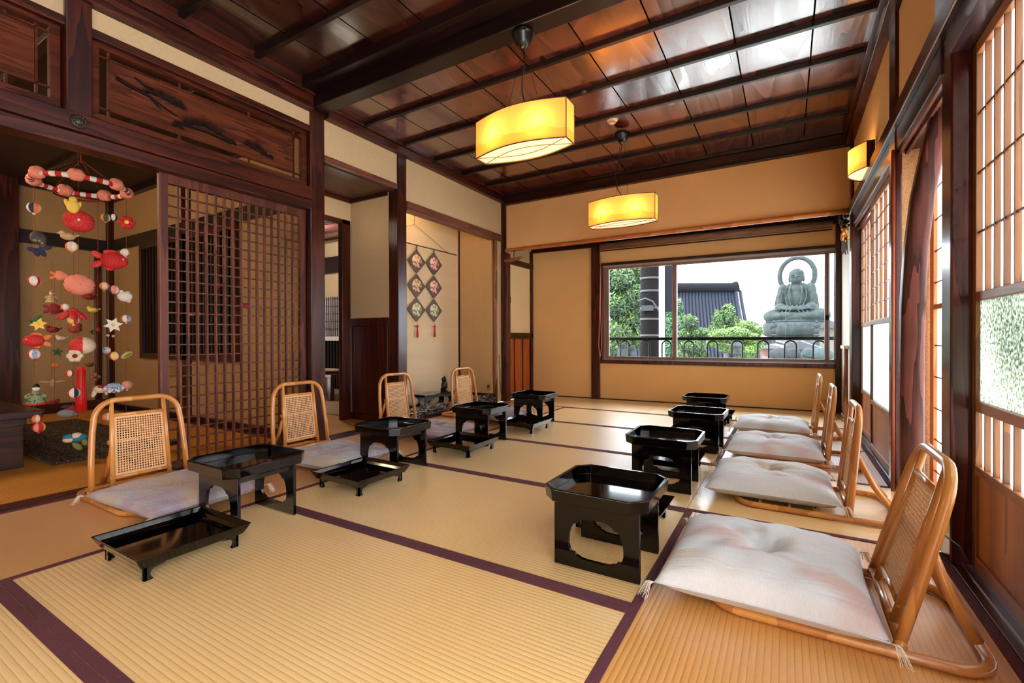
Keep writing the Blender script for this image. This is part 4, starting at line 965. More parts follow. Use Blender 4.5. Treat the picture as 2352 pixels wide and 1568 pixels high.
# rotation that turns local x to the picture's right, local -y to the viewer
RZ = math.atan2(-HD.x, HD.y)
t = thing('hanging_mobile', 'red and white striped hoop with salmon crepe balls in the adjoining room', 'mobile', (CX, CY, 1.815))
R = .235; q = MB(); n = 48
for k in range(n):
    a0, a1 = 2*PI*k/n, 2*PI*(k+1)/n
    q.tube([(R*math.cos(a0+(a1-a0)*j/3), R*math.sin(a0+(a1-a0)*j/3), 0) for j in range(4)], .017, 8, mi=k % 2, cap=False)
q.build('hoop', [RED, WHITE], t)
def puff(nm, c, r, mats, parent):
    q = MB(); q.ell((0, 0, 0), (r, r*.9, r*.86), 32, 12, warp=lambda th, ph: .90+.10*abs(math.cos(3*ph))**.5 if True else 1)
    q.ell((0, 0, r*.74), (r*.16, r*.16, r*.12), 8, 6, mi=1); q.ell((0, 0, -r*.74), (r*.16, r*.16, r*.12), 8, 6, mi=1)
    o = q.build(nm, mats, parent); o.location = c; o.rotation_euler = (PI/2, 0, math.atan2(c[1], c[0])+PI/2); return o
for k in range(7):
    a = RZ+PI/2+.35+2*PI*k/7; puff('crepe_ball', (R*math.cos(a), R*math.sin(a), .008), .045, [PINK, YEL], t)
q = MB(); q.tube([(0, 0, .20), (0, 0, .69)], .0018, 5); q.build('string', STR, t); MB().tube([(0, 0, .15), (0, 0, .20)], .0045, 8).build('knot', RED, t)
for k in range(6):
    a = 2*PI*k/6+.3; MB().tube([(0, 0, .17), (R*math.cos(a), R*math.sin(a), .012)], .0012, 4).build('string', STR, t)
for px, pt_, pb, off in ((78, 430, 985, 0), (168, 430, 1004, 0.0), (180, 350, 960, 0), (248, 440, 950, .02), (290, 455, 960, 0), (225, 440, 870, .2)):
    p = on_mobile(px, pt_, off)-Vector((CX, CY, 1.815)); b_ = on_mobile(px, pb, off)-Vector((CX, CY, 1.815)); MB().tube([p, b_], .0013, 4).build('string', STR, t)
def orn(name, px, py, off, label, cat, fn, c=(CX, CY), grp=None, tilt=0):
    """fn(mb, s) models it facing local -y, s = metres per photograph pixel"""
    p = on_mobile(px, py, off, c); s = px2m(1, p); q = MB(); mats = fn(q, s)
    o = q.build(name, mats); o.location = p; o.rotation_euler = (0, tilt, RZ); tag(o, label, cat, grp); return o
def temari(cols, r, second=None):
    def f(q, s):
        n = len(cols); q.ell((0, 0, 0), r*s, 24, 12, fn=lambda v, u: int(u*2*n) % n); q.tube([(0, 0, -r*s*.9), (0, 0, -r*s*1.25)], r*s*.22, 6, mi=0)
        return cols
    return f
def fish(body, fin, L, flip=1, golden=False):
    def f(q, s):
        L_ = L*s; H_ = L_*.30
        q.ell((flip*L_*.08, 0, 0), (L_*.36, L_*.17, H_), 24, 14, warp=None)
        q.ell((flip*L_*.34, 0, -.02*L_), (L_*.14, L_*.12, H_*.62), 14, 10)
        for sg in (-1, 1): q.ell((-flip*L_*.36, 0, sg*H_*.55), (L_*.17, L_*.03, H_*.35), 12, 8, mi=1, M=Matrix.Rotation(flip*sg*.6, 3, 'Y'))
        q.ell((0, 0, H_*.95), (L_*.2, L_*.03, H_*.3), 12, 8, mi=1); q.ell((-flip*.02*L_, 0, -H_*.95), (L_*.12, L_*.03, H_*.25), 12, 8, mi=1)
        for sg in (-1, 1): q.ell((flip*L_*.33, sg*L_*.12, H_*.2), (L_*.032, L_*.012, L_*.032), 10, 6, mi=2); q.ell((flip*L_*.33, sg*L_*.132, H_*.2), (L_*.015, L_*.006, L_*.015), 8, 6, mi=3)
        for k in range(5): q.tube([(flip*L_*(-.22+.1*k), -L_*.165, -H_*.5), (flip*L_*(-.16+.1*k), -L_*.17, 0), (flip*L_*(-.22+.1*k), -L_*.165, H_*.5)], L_*.006, 4, mi=1)
        return [body, fin, WHITE, BLACK]
    return f
def star(col, cen, r, n=6, leaf=None):
    def f(q, s):
        r_ = r*s; P = []
        for k in range(2*n): a = PI*k/n+.2; rr = r_ if k % 2 == 0 else r_*.52; P.append((rr*math.cos(a), rr*math.sin(a)))
        q.prism(P, -r_*.12, r_*.12, 'xz'); q.ell((0, -r_*.12, 0), (r_*.2, r_*.12, r_*.2), 10, 6, mi=1)
        if leaf: q.ell((-.2*r_, 0, .75*r_), (r_*.8, r_*.2, r_*.28), 12, 8, mi=2, M=Matrix.Rotation(-.7, 3, 'Y')); q.ell((-.5*r_, 0, .5*r_), (r_*.55, r_*.2, r_*.22), 12, 8, mi=2, M=Matrix.Rotation(.2, 3, 'Y'))
        return [col, cen, leaf or cen]
    return f
def flower(pet, cen, r, n=6):
    def f(q, s):
        r_ = r*s
        for k in range(n): a = 2*PI*k/n; q.ell((r_*.55*math.cos(a), 0, r_*.55*math.sin(a)), (r_*.42, r_*.3, r_*.42), 12, 8)
        q.ell((0, -r_*.3, 0), (r_*.3, r_*.2, r_*.3), 10, 8, mi=1)
        return [pet, cen]
    return f
def bird(body, beak, r, flip=1):
    def f(q, s):
        r_ = r*s; q.ell((0, 0, 0), (r_, r_*.7, r_*.62), 18, 12); q.ell((flip*r_*.75, 0, r_*.5), r_*.42, 14, 10); q.ell((flip*r_*1.2, 0, r_*.48), (r_*.2, r_*.08, r_*.08), 8, 6, mi=1)
        q.ell((-flip*r_*1.05, 0, r_*.22), (r_*.5, r_*.2, r_*.16), 12, 8, M=Matrix.Rotation(flip*.5, 3, 'Y'))
        for sg in (-1, 1): q.ell((-flip*.1*r_, sg*r_*.62, .05*r_), (r_*.5, r_*.12, r_*.3), 12, 8, mi=2)
        return [body, beak, body]
    return f
def doll(robe, trim_, hat, r):
    def f(q, s):
        r_ = r*s; q.lathe([(0, r_*.5), (r_*.25, r_*.45), (r_*.42, 0), (r_*.75, -r_*.75), (r_*.7, -r_*.85), (0, -r_*.85)], 18)
        q.ell((0, 0, r_*.62), r_*.28, 14, 10, mi=2); q.ell((0, r_*.02, r_*.82), (r_*.26, r_*.26, r_*.3), 12, 8, mi=3)
        q.lathe([(r_*.76, -r_*.95), (r_*.8, -r_*.85), (r_*.7, -r_*.72)], 18, mi=1)
        for sg in (-1, 1): q.ell((sg*r_*.5, -r_*.1, -r_*.05), (r_*.36, r_*.2, r_*.24), 12, 8, mi=0, M=Matrix.Rotation(sg*.6, 3, 'Y'))
        q.tube([(-r_*.4, -r_*.25, .1*r_), (0, -r_*.42, -.15*r_), (r_*.4, -r_*.25, .1*r_)], r_*.06, 6, mi=1)
        return [robe, trim_, WHITE, hat]
    return f
def peach(col, leaf, r, lobes=5):
    def f(q, s):
        r_ = r*s; MX = Matrix.Rotation(PI/2, 3, 'X'); q.ell((0, 0, 0), (r_*1.02, r_*.92, r_*.72), 60, 14, M=MX, warp=lambda th, ph: 1-.10*max(0, 1-abs(math.sin(lobes*ph/2))*5)*math.sin(th))
        q.ell((0, -r_*.72, 0), (r_*.1, r_*.06, r_*.1), 8, 6, mi=1); return [col, leaf]
        q.ell((0, 0, r_*.8), (r_*.3, r_*.3, r_*.08), 10, 6, mi=1); q.lathe([(r_*1.04, -r_*.02), (r_*1.07, 0), (r_*1.04, r_*.02)], 30, mi=1)
        return [col, leaf]
    return f
def patt(name, base, dots, sc=40.):
    m, nt, b, o = newmat(name); v = coords(nt, (1, 1, 1)); n1 = N(nt, 'ShaderNodeTexVoronoi', Scale=sc); nt.links.new(v, n1.inputs['Vector'])
    nt.links.new(ramp(nt, n1.outputs[0], [(.28, dots), (.34, base)]), b.inputs['Base Color']); setp(b, Roughness=.7); return m
REDP = patt('red crepe with white figures', (200, 26, 28), (222, 110, 96), 170.); CRM = patt('cream figured cloth', (226, 206, 170), (206, 150, 120), 150.); GRNP = patt('green figured silk', (120, 140, 96), (44, 50, 48), 60.)
BLW = patt('blue white figured cloth', (150, 168, 190), (60, 80, 110), 60.); MULT = patt('dark figured silk', (66, 56, 52), (150, 130, 96), 50.)
TM = 'temari ball'
orn('thread_ball', 78, 477, 0, 'blue, cream and orange thread ball, topmost on the left string', TM, temari([WHITE, NAVY, ORG, CRM], 16))
orn('cloth_pouch', 88, 556, 0, 'dark pouch charm with navy petals, second down the left string', 'charm', lambda q, s: (q.ell((-2*s, 0, 14*s), (16*s, 12*s, 20*s), 16, 12), q.ell((8*s, 0, 6*s), (10*s, 10*s, 22*s), 14, 10, mi=0), [q.ell((x*s, 0, z*s), (13*s, 6*s, 7*s), 12, 8, mi=1, M=Matrix.Rotation(a, 3, 'Y')) for x, z, a in ((-12, -24, .4), (6, -20, -.6), (16, -14, -.2), (8, -30, 1.0), (-4, -30, 1.3))], [MULT, NAVY])[-1])
orn('thread_ball', 79, 645, 0, 'red and white thread ball below the dark pouch charm', TM, temari([RED, WHITE, WHITE, RED, CRM], 15))
orn('flower_charm', 88, 744, 0, 'yellow cloth star flower with green leaves on the left string', 'charm', star(YEL, YEL, 20, 6, GRN))
orn('goldfish_charm', 84, 782, -.02, 'red cloth goldfish with trailing orange tail, left string', 'charm', fish(RED, ORG, 62, -1))
orn('thread_ball', 79, 813, 0, 'red, white and pale blue thread ball under the goldfish', TM, temari([RED, WHITE, BLW, WHITE, ORG], 15))
orn('doll_charm', 83, 907, -.02, 'cloth doll in green figured robe with red hem and black cap', 'charm', doll(GRNP, RED, BLACK, 30))
orn('thread_ball', 83, 961, 0, 'green and orange thread ball under the cloth doll', TM, temari([GRN, ORG, CRM, RED], 13))
orn('thread_ball', 89, 981, -.01, 'red, pink and yellow thread ball, lowest on the left string', TM, temari([RED, PINK, RED, YEL], 15))
orn('chick_charm', 168, 474, -.05, 'yellow cloth bird charm in front of the red drum', 'charm', lambda q, s: (q.ell((0, 0, 0), (15*s, 12*s, 20*s), 18, 12), q.ell((0, 0, 20*s), (9*s, 8*s, 9*s)), q.ell((-14*s, 0, 8*s), (5*s, 4*s, 12*s), M=Matrix.Rotation(-.3, 3, 'Y')), q.ell((13*s, 0, 6*s), (5*s, 4*s, 11*s), M=Matrix.Rotation(.3, 3, 'Y')), [YEL])[-1])
orn('drum_charm', 181, 508, 0, 'large red crepe drum-shaped puff under the striped hoop', 'charm', peach(REDP, WHITE, 35), tilt=.25)
orn('rabbit_charm', 156, 543, -.03, 'pale cloth rabbit charm below the yellow bird', 'charm', bird(BEI, WHITE, 17, -1))
orn('thread_ball', 165, 566, 0, 'orange and cream thread ball below the rabbit charm', TM, temari([ORG, CRM, WHITE, YEL], 15))
orn('crepe_puff', 183, 654, 0, 'large salmon crepe puff, the biggest ball of the mobile', 'charm', peach(PINK, PINK, 34, 6), tilt=.15)
orn('shrimp_charm', 136, 633, .1, 'small coral shrimp charm left of the large salmon puff', 'charm', fish(PINK, ORG, 40, 1))
orn('parasol_charm', 168, 722, -.03, 'red cloth flower parasol with pointed petals over a ball', 'charm', lambda q, s: ([q.ell((22*s*math.cos(a), 18*s*math.sin(a), -2*s), (20*s, 8*s, 5*s), 14, 8, M=Matrix.Rotation(a, 3, 'Z') @ Matrix.Rotation(.75, 3, 'Y')) for a in [PI*2*k/8 for k in range(8)]], q.ell((0, 0, 12*s), (12*s, 12*s, 6*s)), [REDP])[-1])
orn('thread_ball', 169, 734, -.01, 'yellow and cream thread ball inside the red parasol flower', TM, temari([CRM, YEL, REDP, CRM], 14))
orn('thread_ball', 150, 705, .06, 'peach and white thread ball just above the red parasol flower', TM, temari([PINK, WHITE, CRM], 10))
orn('lantern_ball', 190, 794, 0, 'large red ball with gold figures above the long tassel', 'charm', lambda q, s: (q.ell((0, 0, 0), (30*s, 28*s, 26*s), 24, 14, fn=lambda v, u: 1 if u*24 % 24 > 17 else 0), [REDP, CRM])[-1])
orn('flower_charm', 172, 817, -.04, 'cream and red cloth flower in front of the large red ball', 'charm', flower(CRM, DRED, 20))
orn('long_tassel', 186, 896, .02, 'long bright red silk tassel hanging at the middle', 'tassel', lambda q, s: (q.lathe([(3*s, 70*s), (8*s, 66*s), (9*s, 40*s), (11*s, -20*s), (12*s, -62*s), (0, -62*s)], 18), [q.tube([(9.5*s*math.cos(a), 9.5*s*math.sin(a), 60*s), (12.5*s*math.cos(a), 12.5*s*math.sin(a), -63*s)], 1.2*s, 5, mi=1) for a in [PI/7*k for k in range(14)]], [plain('bright red silk', (226, 26, 24), .5), RED])[-1])
orn('thread_ball', 160, 857, -.02, 'small red flowered thread ball left of the long tassel', TM, temari([REDP, CRM, RED], 10))
orn('thread_ball', 170, 902, -.02, 'purple, red and white thread ball before the long tassel', TM, temari([REDP, WHITE, NAVY, WHITE], 15))
orn('cloth_mallet', 158, 944, .06, 'grey rolled cloth bag charm with red tie near the tassel tip', 'charm', lambda q, s: (q.ell((-2*s, 0, -6*s), (24*s, 14*s, 13*s), 18, 12), q.ell((8*s, 0, 8*s), (14*s, 10*s, 9*s), mi=1), q.ell((-4*s, 0, 14*s), (12*s, 8*s, 5*s), mi=2), [GRY, DRED, NAVY])[-1])
orn('camellia_charm', 171, 1008, -.05, 'teal and white camellia charm with olive leaves over the rug', 'charm', lambda q, s: ([q.ell((15*s*math.cos(a), 0, 5*s*math.sin(a)+4*s), (14*s, 10*s, 10*s), 14, 10, mi=int(k % 2)) for k, a in enumerate([PI*2*j/5 for j in range(5)])], q.ell((6*s, 0, -22*s), (16*s, 4*s, 8*s), mi=2, M=Matrix.Rotation(.9, 3, 'Y')), q.ell((22*s, 0, -12*s), (12*s, 4*s, 7*s), mi=2, M=Matrix.Rotation(1.3, 3, 'Y')), [BLU, CRM, OLV])[-1])
orn('thread_ball', 243, 500, .05, 'orange and green thread ball, upper on the inner right string', TM, temari([ORG, GRN, CRM], 12))
orn('thread_ball', 260, 499, .05, 'navy and white thread ball beside the orange one, upper right', TM, temari([NAVY, WHITE, NAVY], 10))
orn('sea_bream_charm', 254, 598, -.02, 'large red cloth sea bream facing right', 'charm', fish(RED, REDP, 84, 1))
orn('camellia_charm', 291, 511, 0, 'red camellia charm with yellow centre, top of the right string', 'charm', flower(RED, YEL, 21))
orn('thread_ball', 288, 580, 0, 'white and beige thread ball behind the sea bream head', TM, temari([CRM, WHITE, BEI], 12))
orn('thread_ball', 240, 657, .03, 'orange thread ball under the sea bream, left of the pair', TM, temari([ORG, CRM, PINK], 12)); orn('thread_ball', 261, 665, 0, 'navy and pink thread ball under the sea bream, right of the pair', TM, temari([NAVY, PINK, WHITE], 13))
orn('rabbit_charm', 287, 681, 0, 'plump white cloth rabbit on the right string', 'charm', lambda q, s: (q.ell((0, 0, 0), (18*s, 14*s, 15*s), 18, 12), q.ell((-8*s, 0, 12*s), (5*s, 4*s, 7*s)), q.ell((6*s, 0, 12*s), (6*s, 4*s, 5*s)), q.ell((8*s, 0, -12*s), (6*s, 5*s, 5*s)), [WHITE])[-1])
orn('star_charm', 260, 746, -.02, 'white six-pointed star flower charm with small bells', 'charm', star(WHITE, YEL, 23, 6))
orn('bell_charm', 254, 770, -.02, 'pair of tiny pale bells below the white star flower', 'charm', lambda q, s: (q.ell((-6*s, 0, 0), (4*s, 4*s, 4*s)), q.ell((6*s, 0, -2*s), (4*s, 4*s, 4*s)), [BEI])[-1])
orn('thread_ball', 290, 732, 0, 'pink and pale green thread ball on the right string below the rabbit', TM, temari([PINK, WHITE, BLW, CRM], 12))
orn('thread_ball', 245, 804, .04, 'pale blue thread ball left of the flowered red one', TM, temari([BLW, CRM], 10)); orn('thread_ball', 263, 817, -.01, 'red and yellow flowered thread ball beside the gold leaf', TM, temari([REDP, YEL, CRM, REDP], 13))
orn('leaf_charm', 291, 815, 0, 'pale gold folded leaf charm at the right', 'charm', lambda q, s: (q.ell((0, 0, 0), (16*s, 6*s, 8*s), 16, 10, M=Matrix.Rotation(-.6, 3, 'Y')), q.ell((2*s, -4*s, 0), (11*s, 4*s, 4*s), 12, 8, mi=1, M=Matrix.Rotation(-.6, 3, 'Y')), [plain('gold silk', (196, 176, 96), .5), OLV])[-1])
orn('elephant_charm', 232, 893, .03, 'orange and cream cloth elephant charm at lower right', 'charm', lambda q, s: (q.ell((0, 0, 0), (18*s, 12*s, 12*s)), q.ell((-14*s, 0, -8*s), (6*s, 6*s, 16*s), M=Matrix.Rotation(.3, 3, 'Y')), q.ell((12*s, 0, -10*s), (5*s, 5*s, 9*s)), q.ell((4*s, -8*s, 6*s), (12*s, 4*s, 8*s), mi=1), [CRM, DRED])[-1])
orn('hydrangea_charm', 262, 891, -.02, 'blue and white frilled flower charm at lower right', 'charm', lambda q, s: ([q.ell((18*s*math.cos(a)*k, -3*s, 9*s*math.sin(a)*k), (5*s, 4*s, 5*s), 8, 6, mi=j % 2) for k in (.5, 1.1) for j, a in enumerate([PI/6*i for i in range(12)])], q.ell((0, 0, 6*s), (18*s, 10*s, 10*s), mi=1), [WHITE, BLW])[-1])
orn('thread_ball', 292, 884, 0, 'peach striped thread ball right of the blue frilled flower', TM, temari([CRM, PINK, BEI, PINK], 13))
orn('thread_ball', 246, 957, .02, 'pink and white thread ball seen between chair hoop and mat', TM, temari([PINK, WHITE], 12))
# second mobile, deeper in the room
C2 = (-5.5, 1.62)
t = thing('hanging_mobile', 'second bundle of strings with small charms, deeper in the left room', 'mobile', (C2[0], C2[1], 2.1))
for px, a, b_ in ((118, 660, 890), (140, 700, 820), (206, 650, 905), (125, 690, 930), (222, 690, 890), (171, 650, 760)):
    p = on_mobile(px, a-60, 0, C2)-t.location; b_ = on_mobile(px, b_, 0, C2)-t.location; MB().tube([p, b_], .0012, 4).build('string', STR, t)
MB().tube([(.16*math.cos(2*PI*k/24), .16*math.sin(2*PI*k/24), 0) for k in range(24)], .008, 6, closed=True).build('hoop', DRED, t)
for nm, px, py, lab, fn in [('doll_charm', 118, 682, 'small beige doll charm, upper left of the second bundle', doll(BEI, CRM, BEI, 17)), ('fish_charm', 123, 710, 'dark red fish charm under the small beige doll', fish(DRED, DRED, 44, 1)), ('bird_charm', 214, 712, 'small yellow bird charm at the dark corner post', bird(YEL, ORG, 12, -1)),
    ('bird_charm', 206, 682, 'dark red bird charm just below the large salmon puff', bird(DRED, ORG, 14, 1)), ('bird_charm', 122, 757, 'dark red swallow charm left of the white crane', bird(DRED, BEI, 14, -1)), ('crane_charm', 141, 777, 'small white crane charm between goldfish and red ball', bird(CRM, DRED, 11, -1)), ('maple_charm', 132, 808, 'dark green maple leaf charm', star(GRN, GRN, 14, 5)),
    ('persimmon_charm', 127, 839, 'tiny orange persimmon charm', peach(ORG, GRN, 8)), ('lantern_charm', 172, 752, 'brown red lantern charm behind the parasol flower', lambda q, s: (q.lathe([(6*s, 16*s), (15*s, 10*s), (16*s, -10*s), (6*s, -16*s)], 16), q.lathe([(7*s, 16*s), (7*s, 19*s), (0, 19*s)], 12, mi=1), [plain('rust cloth', (160, 66, 36), .7), BLACK])[-1]),
    ('thread_ball', 226, 757, 'tiny red thread ball near the dark corner post', temari([RED, DRED], 6)), ('thread_ball', 214, 762, 'tiny green thread ball near the dark corner post', temari([GRN, OLV], 6)), ('bird_charm', 206, 838, 'small brown bird charm right of the long tassel', bird(plain('brown cloth', (110, 70, 46), .7), ORG, 9, 1)), ('dragonfly_charm', 121, 880, 'beige winged charm left of the long tassel', lambda q, s: (q.ell((0, 0, 0), (6*s, 5*s, 12*s)), q.ell((-14*s, 0, 4*s), (14*s, 3*s, 3*s), M=Matrix.Rotation(.2, 3, 'Y')), q.ell((14*s, 0, 4*s), (14*s, 3*s, 3*s), M=Matrix.Rotation(-.15, 3, 'Y')), [BEI])[-1]),
    ('duck_charm', 122, 925, 'dark red duck charm low at the table corner', bird(DRED, ORG, 13, 1)), ('butterfly_charm', 219, 866, 'faded rose butterfly charm right of the long tassel', flower(plain('faded rose cloth', (160, 100, 70), .7), DRED, 13, 4))]:
    orn(nm, px, py, random.uniform(-.1, .1), lab, 'charm', fn, C2)
# a few charms behind the lattice door
for nm, px, py, lab, fn in [('thread_ball', 502, 655, 'bright red charm ball hanging behind the lattice door, before the slatted window', temari([RED, RED], 7)), ('lantern_charm', 563, 703, 'small red square charm with dark cap behind the lattice door', lambda q, s: (q.box((-6*s, -6*s, -6*s), (6*s, 6*s, 6*s)), q.box((-7*s, -7*s, 6*s), (7*s, 7*s, 8*s), mi=1), [RED, BLACK])[-1]),
    ('bird_charm', 441, 722, 'beige bird charm behind the lower left of the lattice', bird(BEI, ORG, 7, 1)), ('thread_ball', 456, 721, 'red charm beside the beige bird behind the lattice', temari([RED, PINK], 6)), ('star_charm', 558, 597, 'pale gold star charm behind the middle of the lattice', star(BEI, YEL, 7, 5)), ('bird_charm', 643, 707, 'pale bird charm behind the right part of the lattice', bird(BEI, WHITE, 7, 1))]:
    r = ray(px, py); tt = 2.26/r.y; c = (r.x*tt, r.y*tt)
    p = Vector((c[0], c[1], H+r.z*tt)); s = px2m(1, p); q = MB(); mt = fn(q, s); q.tube([(0, 0, 0), (0, 0, 2.48-p.z)], .001, 4, mi=0)
    o = q.build(nm, mt); o.location = p; o.rotation_euler = (0, 0, RZ); tag(o, lab, 'charm')
# ================================================================ OUTSIDE
GZ = -3.6
LG = [plain('leaf %d' % i, c, .6) for i, c in enumerate([(44, 70, 24), (72, 100, 34), (20, 40, 18), (98, 122, 48), (56, 96, 58), (86, 124, 82)])]
gr = MB().box((-80, 6.9, GZ-.2), (60, 120, GZ)).build('ground', plain('pale court gravel', (188, 186, 180), .9)); gr['kind'] = 'structure'
# railing of the veranda
t = thing('veranda_railing', 'black iron railing with arched loops outside the far window', 'railing', (0, 6.5, 0))
MB().box((-3.2, -.02, .780), (1.2, .02, .818)).build('top_rail', IRON, t, .003)
MB().box((-3.2, -.012, .30), (1.2, .012, .32)).build('bottom_rail', IRON, t)
for k in range(-3, 11):
    cx = -1.985+.289*k+(0)
    if cx < -3.1 or cx > 1.1: continue
    pts = [(cx-.06, 0, .31), (cx-.06, 0, .70)]+[(cx+.06*math.cos(PI-PI*j/8), 0, .715+.055*math.sin(PI-PI*j/8)) for j in range(9)]+[(cx+.06, 0, .70), (cx+.06, 0, .31)]
    MB().tube(pts, .009, 6).build('arch', IRON, t)
struct('veranda_floor', MB().box((-3.4, 6.15, -.25), (1.4, 6.9, -.1)), plain('grey slab', (60, 60, 60), .8)) ; bpy.data.objects['veranda_floor']['kind'] = 'structure'

def foliage(mb, blobs, n, leaf, rnd, mats=4, up=.3):
    for (c, r) in blobs:
        for k in range(n):
            th = math.acos(rnd.uniform(-1, 1)); ph = rnd.uniform(0, 2*PI); rr = rnd.uniform(.72, 1.05)
            d = Vector((math.sin(th)*math.cos(ph), math.sin(th)*math.sin(ph), math.cos(th)))
            p = Vector(c)+Vector((d.x*r[0], d.y*r[1], d.z*r[2]))*rr
            a = Vector((rnd.gauss(0, 1), rnd.gauss(0, 1), rnd.gauss(0, 1))).normalized(); nn = (d+a*.8+Vector((0, 0, up))).normalized(); t1 = nn.cross(Vector((rnd.gauss(0, 1), rnd.gauss(0, 1), rnd.gauss(0, 1)))).normalized(); t2 = nn.cross(t1)
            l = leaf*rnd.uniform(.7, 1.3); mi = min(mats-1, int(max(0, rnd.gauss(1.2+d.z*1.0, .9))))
            mb.add([p-t1*l, p+t2*l*.28, p+t1*l, p-t2*l*.28], [(0, 1, 2, 3)], mi)
def tree(name, lab, base, blobs, n, leaf, mats, trunk, seed, grp='trees outside the far window'):
    rnd = random.Random(seed); t = thing(name, lab, 'tree', base, 0, grp)
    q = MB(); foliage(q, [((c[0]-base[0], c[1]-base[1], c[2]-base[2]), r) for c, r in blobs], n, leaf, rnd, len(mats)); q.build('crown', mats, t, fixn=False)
    q = MB()
    for c, r in blobs: q.ell((c[0]-base[0], c[1]-base[1], c[2]-base[2]), (r[0]*.72, r[1]*.72, r[2]*.72), 12, 8, warp=lambda th, ph: 1+.12*math.sin(5*ph)*math.sin(4*th))
    q.build('inner_crown', mats[0], t)
    q = MB(); q.tube([(p[0]-base[0], p[1]-base[1], p[2]-base[2]) for p in trunk], [.16-.10*i/(len(trunk)-1) for i in range(len(trunk))], 8); q.build('trunk', plain('tree bark', (60, 46, 38), .9), t)
def B(px, py, dist, rx, rz=None, ry=None):
    p = far(px, py, dist); k = dist/F; rz = rz or rx; return ((p.x, p.y, p.z), (rx*k*.85, (ry or rx)*k*.8, rz*k))
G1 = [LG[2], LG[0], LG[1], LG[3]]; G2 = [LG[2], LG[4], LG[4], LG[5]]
def trk(px, dist, ptop): p = far(px, 760, dist); return [(p.x, p.y, GZ), (p.x+.1, p.y, GZ*.4), (p.x-.05, p.y, ptop)]
def base(px, dist): p = far(px, 760, dist); return (p.x, p.y, GZ)
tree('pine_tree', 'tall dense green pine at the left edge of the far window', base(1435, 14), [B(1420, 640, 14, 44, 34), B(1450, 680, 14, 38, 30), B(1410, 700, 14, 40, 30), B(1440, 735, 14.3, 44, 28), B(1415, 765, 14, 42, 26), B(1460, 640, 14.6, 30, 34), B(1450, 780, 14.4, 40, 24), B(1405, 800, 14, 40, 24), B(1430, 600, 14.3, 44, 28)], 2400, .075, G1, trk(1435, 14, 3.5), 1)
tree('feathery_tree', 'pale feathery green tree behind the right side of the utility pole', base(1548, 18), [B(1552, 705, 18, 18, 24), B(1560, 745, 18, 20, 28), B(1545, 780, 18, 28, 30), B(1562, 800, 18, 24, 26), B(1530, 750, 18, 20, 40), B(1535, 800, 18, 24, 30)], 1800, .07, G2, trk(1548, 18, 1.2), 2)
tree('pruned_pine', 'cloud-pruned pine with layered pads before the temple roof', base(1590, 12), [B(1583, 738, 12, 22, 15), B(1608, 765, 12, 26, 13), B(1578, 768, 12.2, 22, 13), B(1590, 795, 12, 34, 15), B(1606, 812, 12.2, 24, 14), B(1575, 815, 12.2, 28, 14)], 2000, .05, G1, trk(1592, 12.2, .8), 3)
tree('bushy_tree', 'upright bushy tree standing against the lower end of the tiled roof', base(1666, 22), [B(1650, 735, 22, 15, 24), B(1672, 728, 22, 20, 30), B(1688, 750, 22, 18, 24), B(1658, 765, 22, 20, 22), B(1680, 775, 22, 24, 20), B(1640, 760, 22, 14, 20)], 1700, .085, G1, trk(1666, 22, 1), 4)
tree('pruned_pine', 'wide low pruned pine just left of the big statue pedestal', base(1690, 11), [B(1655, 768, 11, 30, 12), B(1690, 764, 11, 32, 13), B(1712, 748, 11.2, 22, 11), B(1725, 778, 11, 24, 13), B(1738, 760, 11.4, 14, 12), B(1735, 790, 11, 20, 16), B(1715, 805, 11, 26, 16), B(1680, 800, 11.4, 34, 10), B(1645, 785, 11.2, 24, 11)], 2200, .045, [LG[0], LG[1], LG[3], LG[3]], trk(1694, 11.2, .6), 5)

# utility pole with its bands, pipe and board
p = far(1495, 700, 9.5); t = thing('utility_pole', 'broad dark utility pole with pale bands outside the left sash', 'pole', (p.x, p.y, GZ)); r_ = 9.5/F*23
MB().lathe([(r_, 0), (r_, 7.5)], 24, smooth=True).build('pole_shaft', plain('dark weathered pole', (18, 15, 15), .9, Specular_IOR_Level=.05), t)
for z_px in (640, 669, 708, 733, 770):
    z = far(1495, z_px, 9.5).z-GZ; MB().lathe([(r_, z-.02), (r_+.008, z-.02), (r_+.008, z+.02), (r_, z+.02)], 24).build('band', plain('dull steel', (64, 66, 68), .8, Specular_IOR_Level=.1), t)
MB().box((-.14, -r_-.03, far(1495, 708, 9.5).z-GZ-.06), (.1, -r_+.01, far(1495, 708, 9.5).z-GZ+.05)).build('number_plate', plain('grey plate', (52, 54, 58), .8, Specular_IOR_Level=.1), t)
zz = far(1495, 692, 9.5).z-GZ; MB().tube([(-.2, -r_-.02, zz), (-.05, -r_-.06, zz+.05), (.1, -r_-.05, zz-.02), (.2, -r_, zz-.2), (.33, 0, zz-.42)], .014, 6).build('cable', plain('grey cable', (52, 54, 58), .8), t)
p2 = far(1520, 700, 9.0); o = MB().lathe([(.055, 0), (.055, 7.5)], 16).build('steel_pipe', plain('galvanised pipe', (120, 126, 128), .35)); o.location = (p2.x, p2.y, GZ); tag(o, 'pale galvanised pipe running up the right side of the utility pole', 'pipe')
p2 = far(1479, 700, 10.2); o = MB().lathe([(.04, 0), (.04, 7.5)], 12).build('steel_pipe', plain('galvanised pipe', (120, 126, 128), .35)); o.location = (p2.x, p2.y, GZ); tag(o, 'thin grey conduit on the left side of the utility pole', 'pipe')
p2 = far(1535, 650, 10.2); zt = far(1535, 716, 10.2).z; o = MB().box((-.14, -.05, 0), (.14, .05, 4.5)).build('hanging_sign', plain('dark signboard', (24, 24, 30), .8, Specular_IOR_Level=.1)); o.location = (p2.x, p2.y, zt); tag(o, 'tall dark signboard hanging beside the pole, ending above the feathery tree', 'signboard')
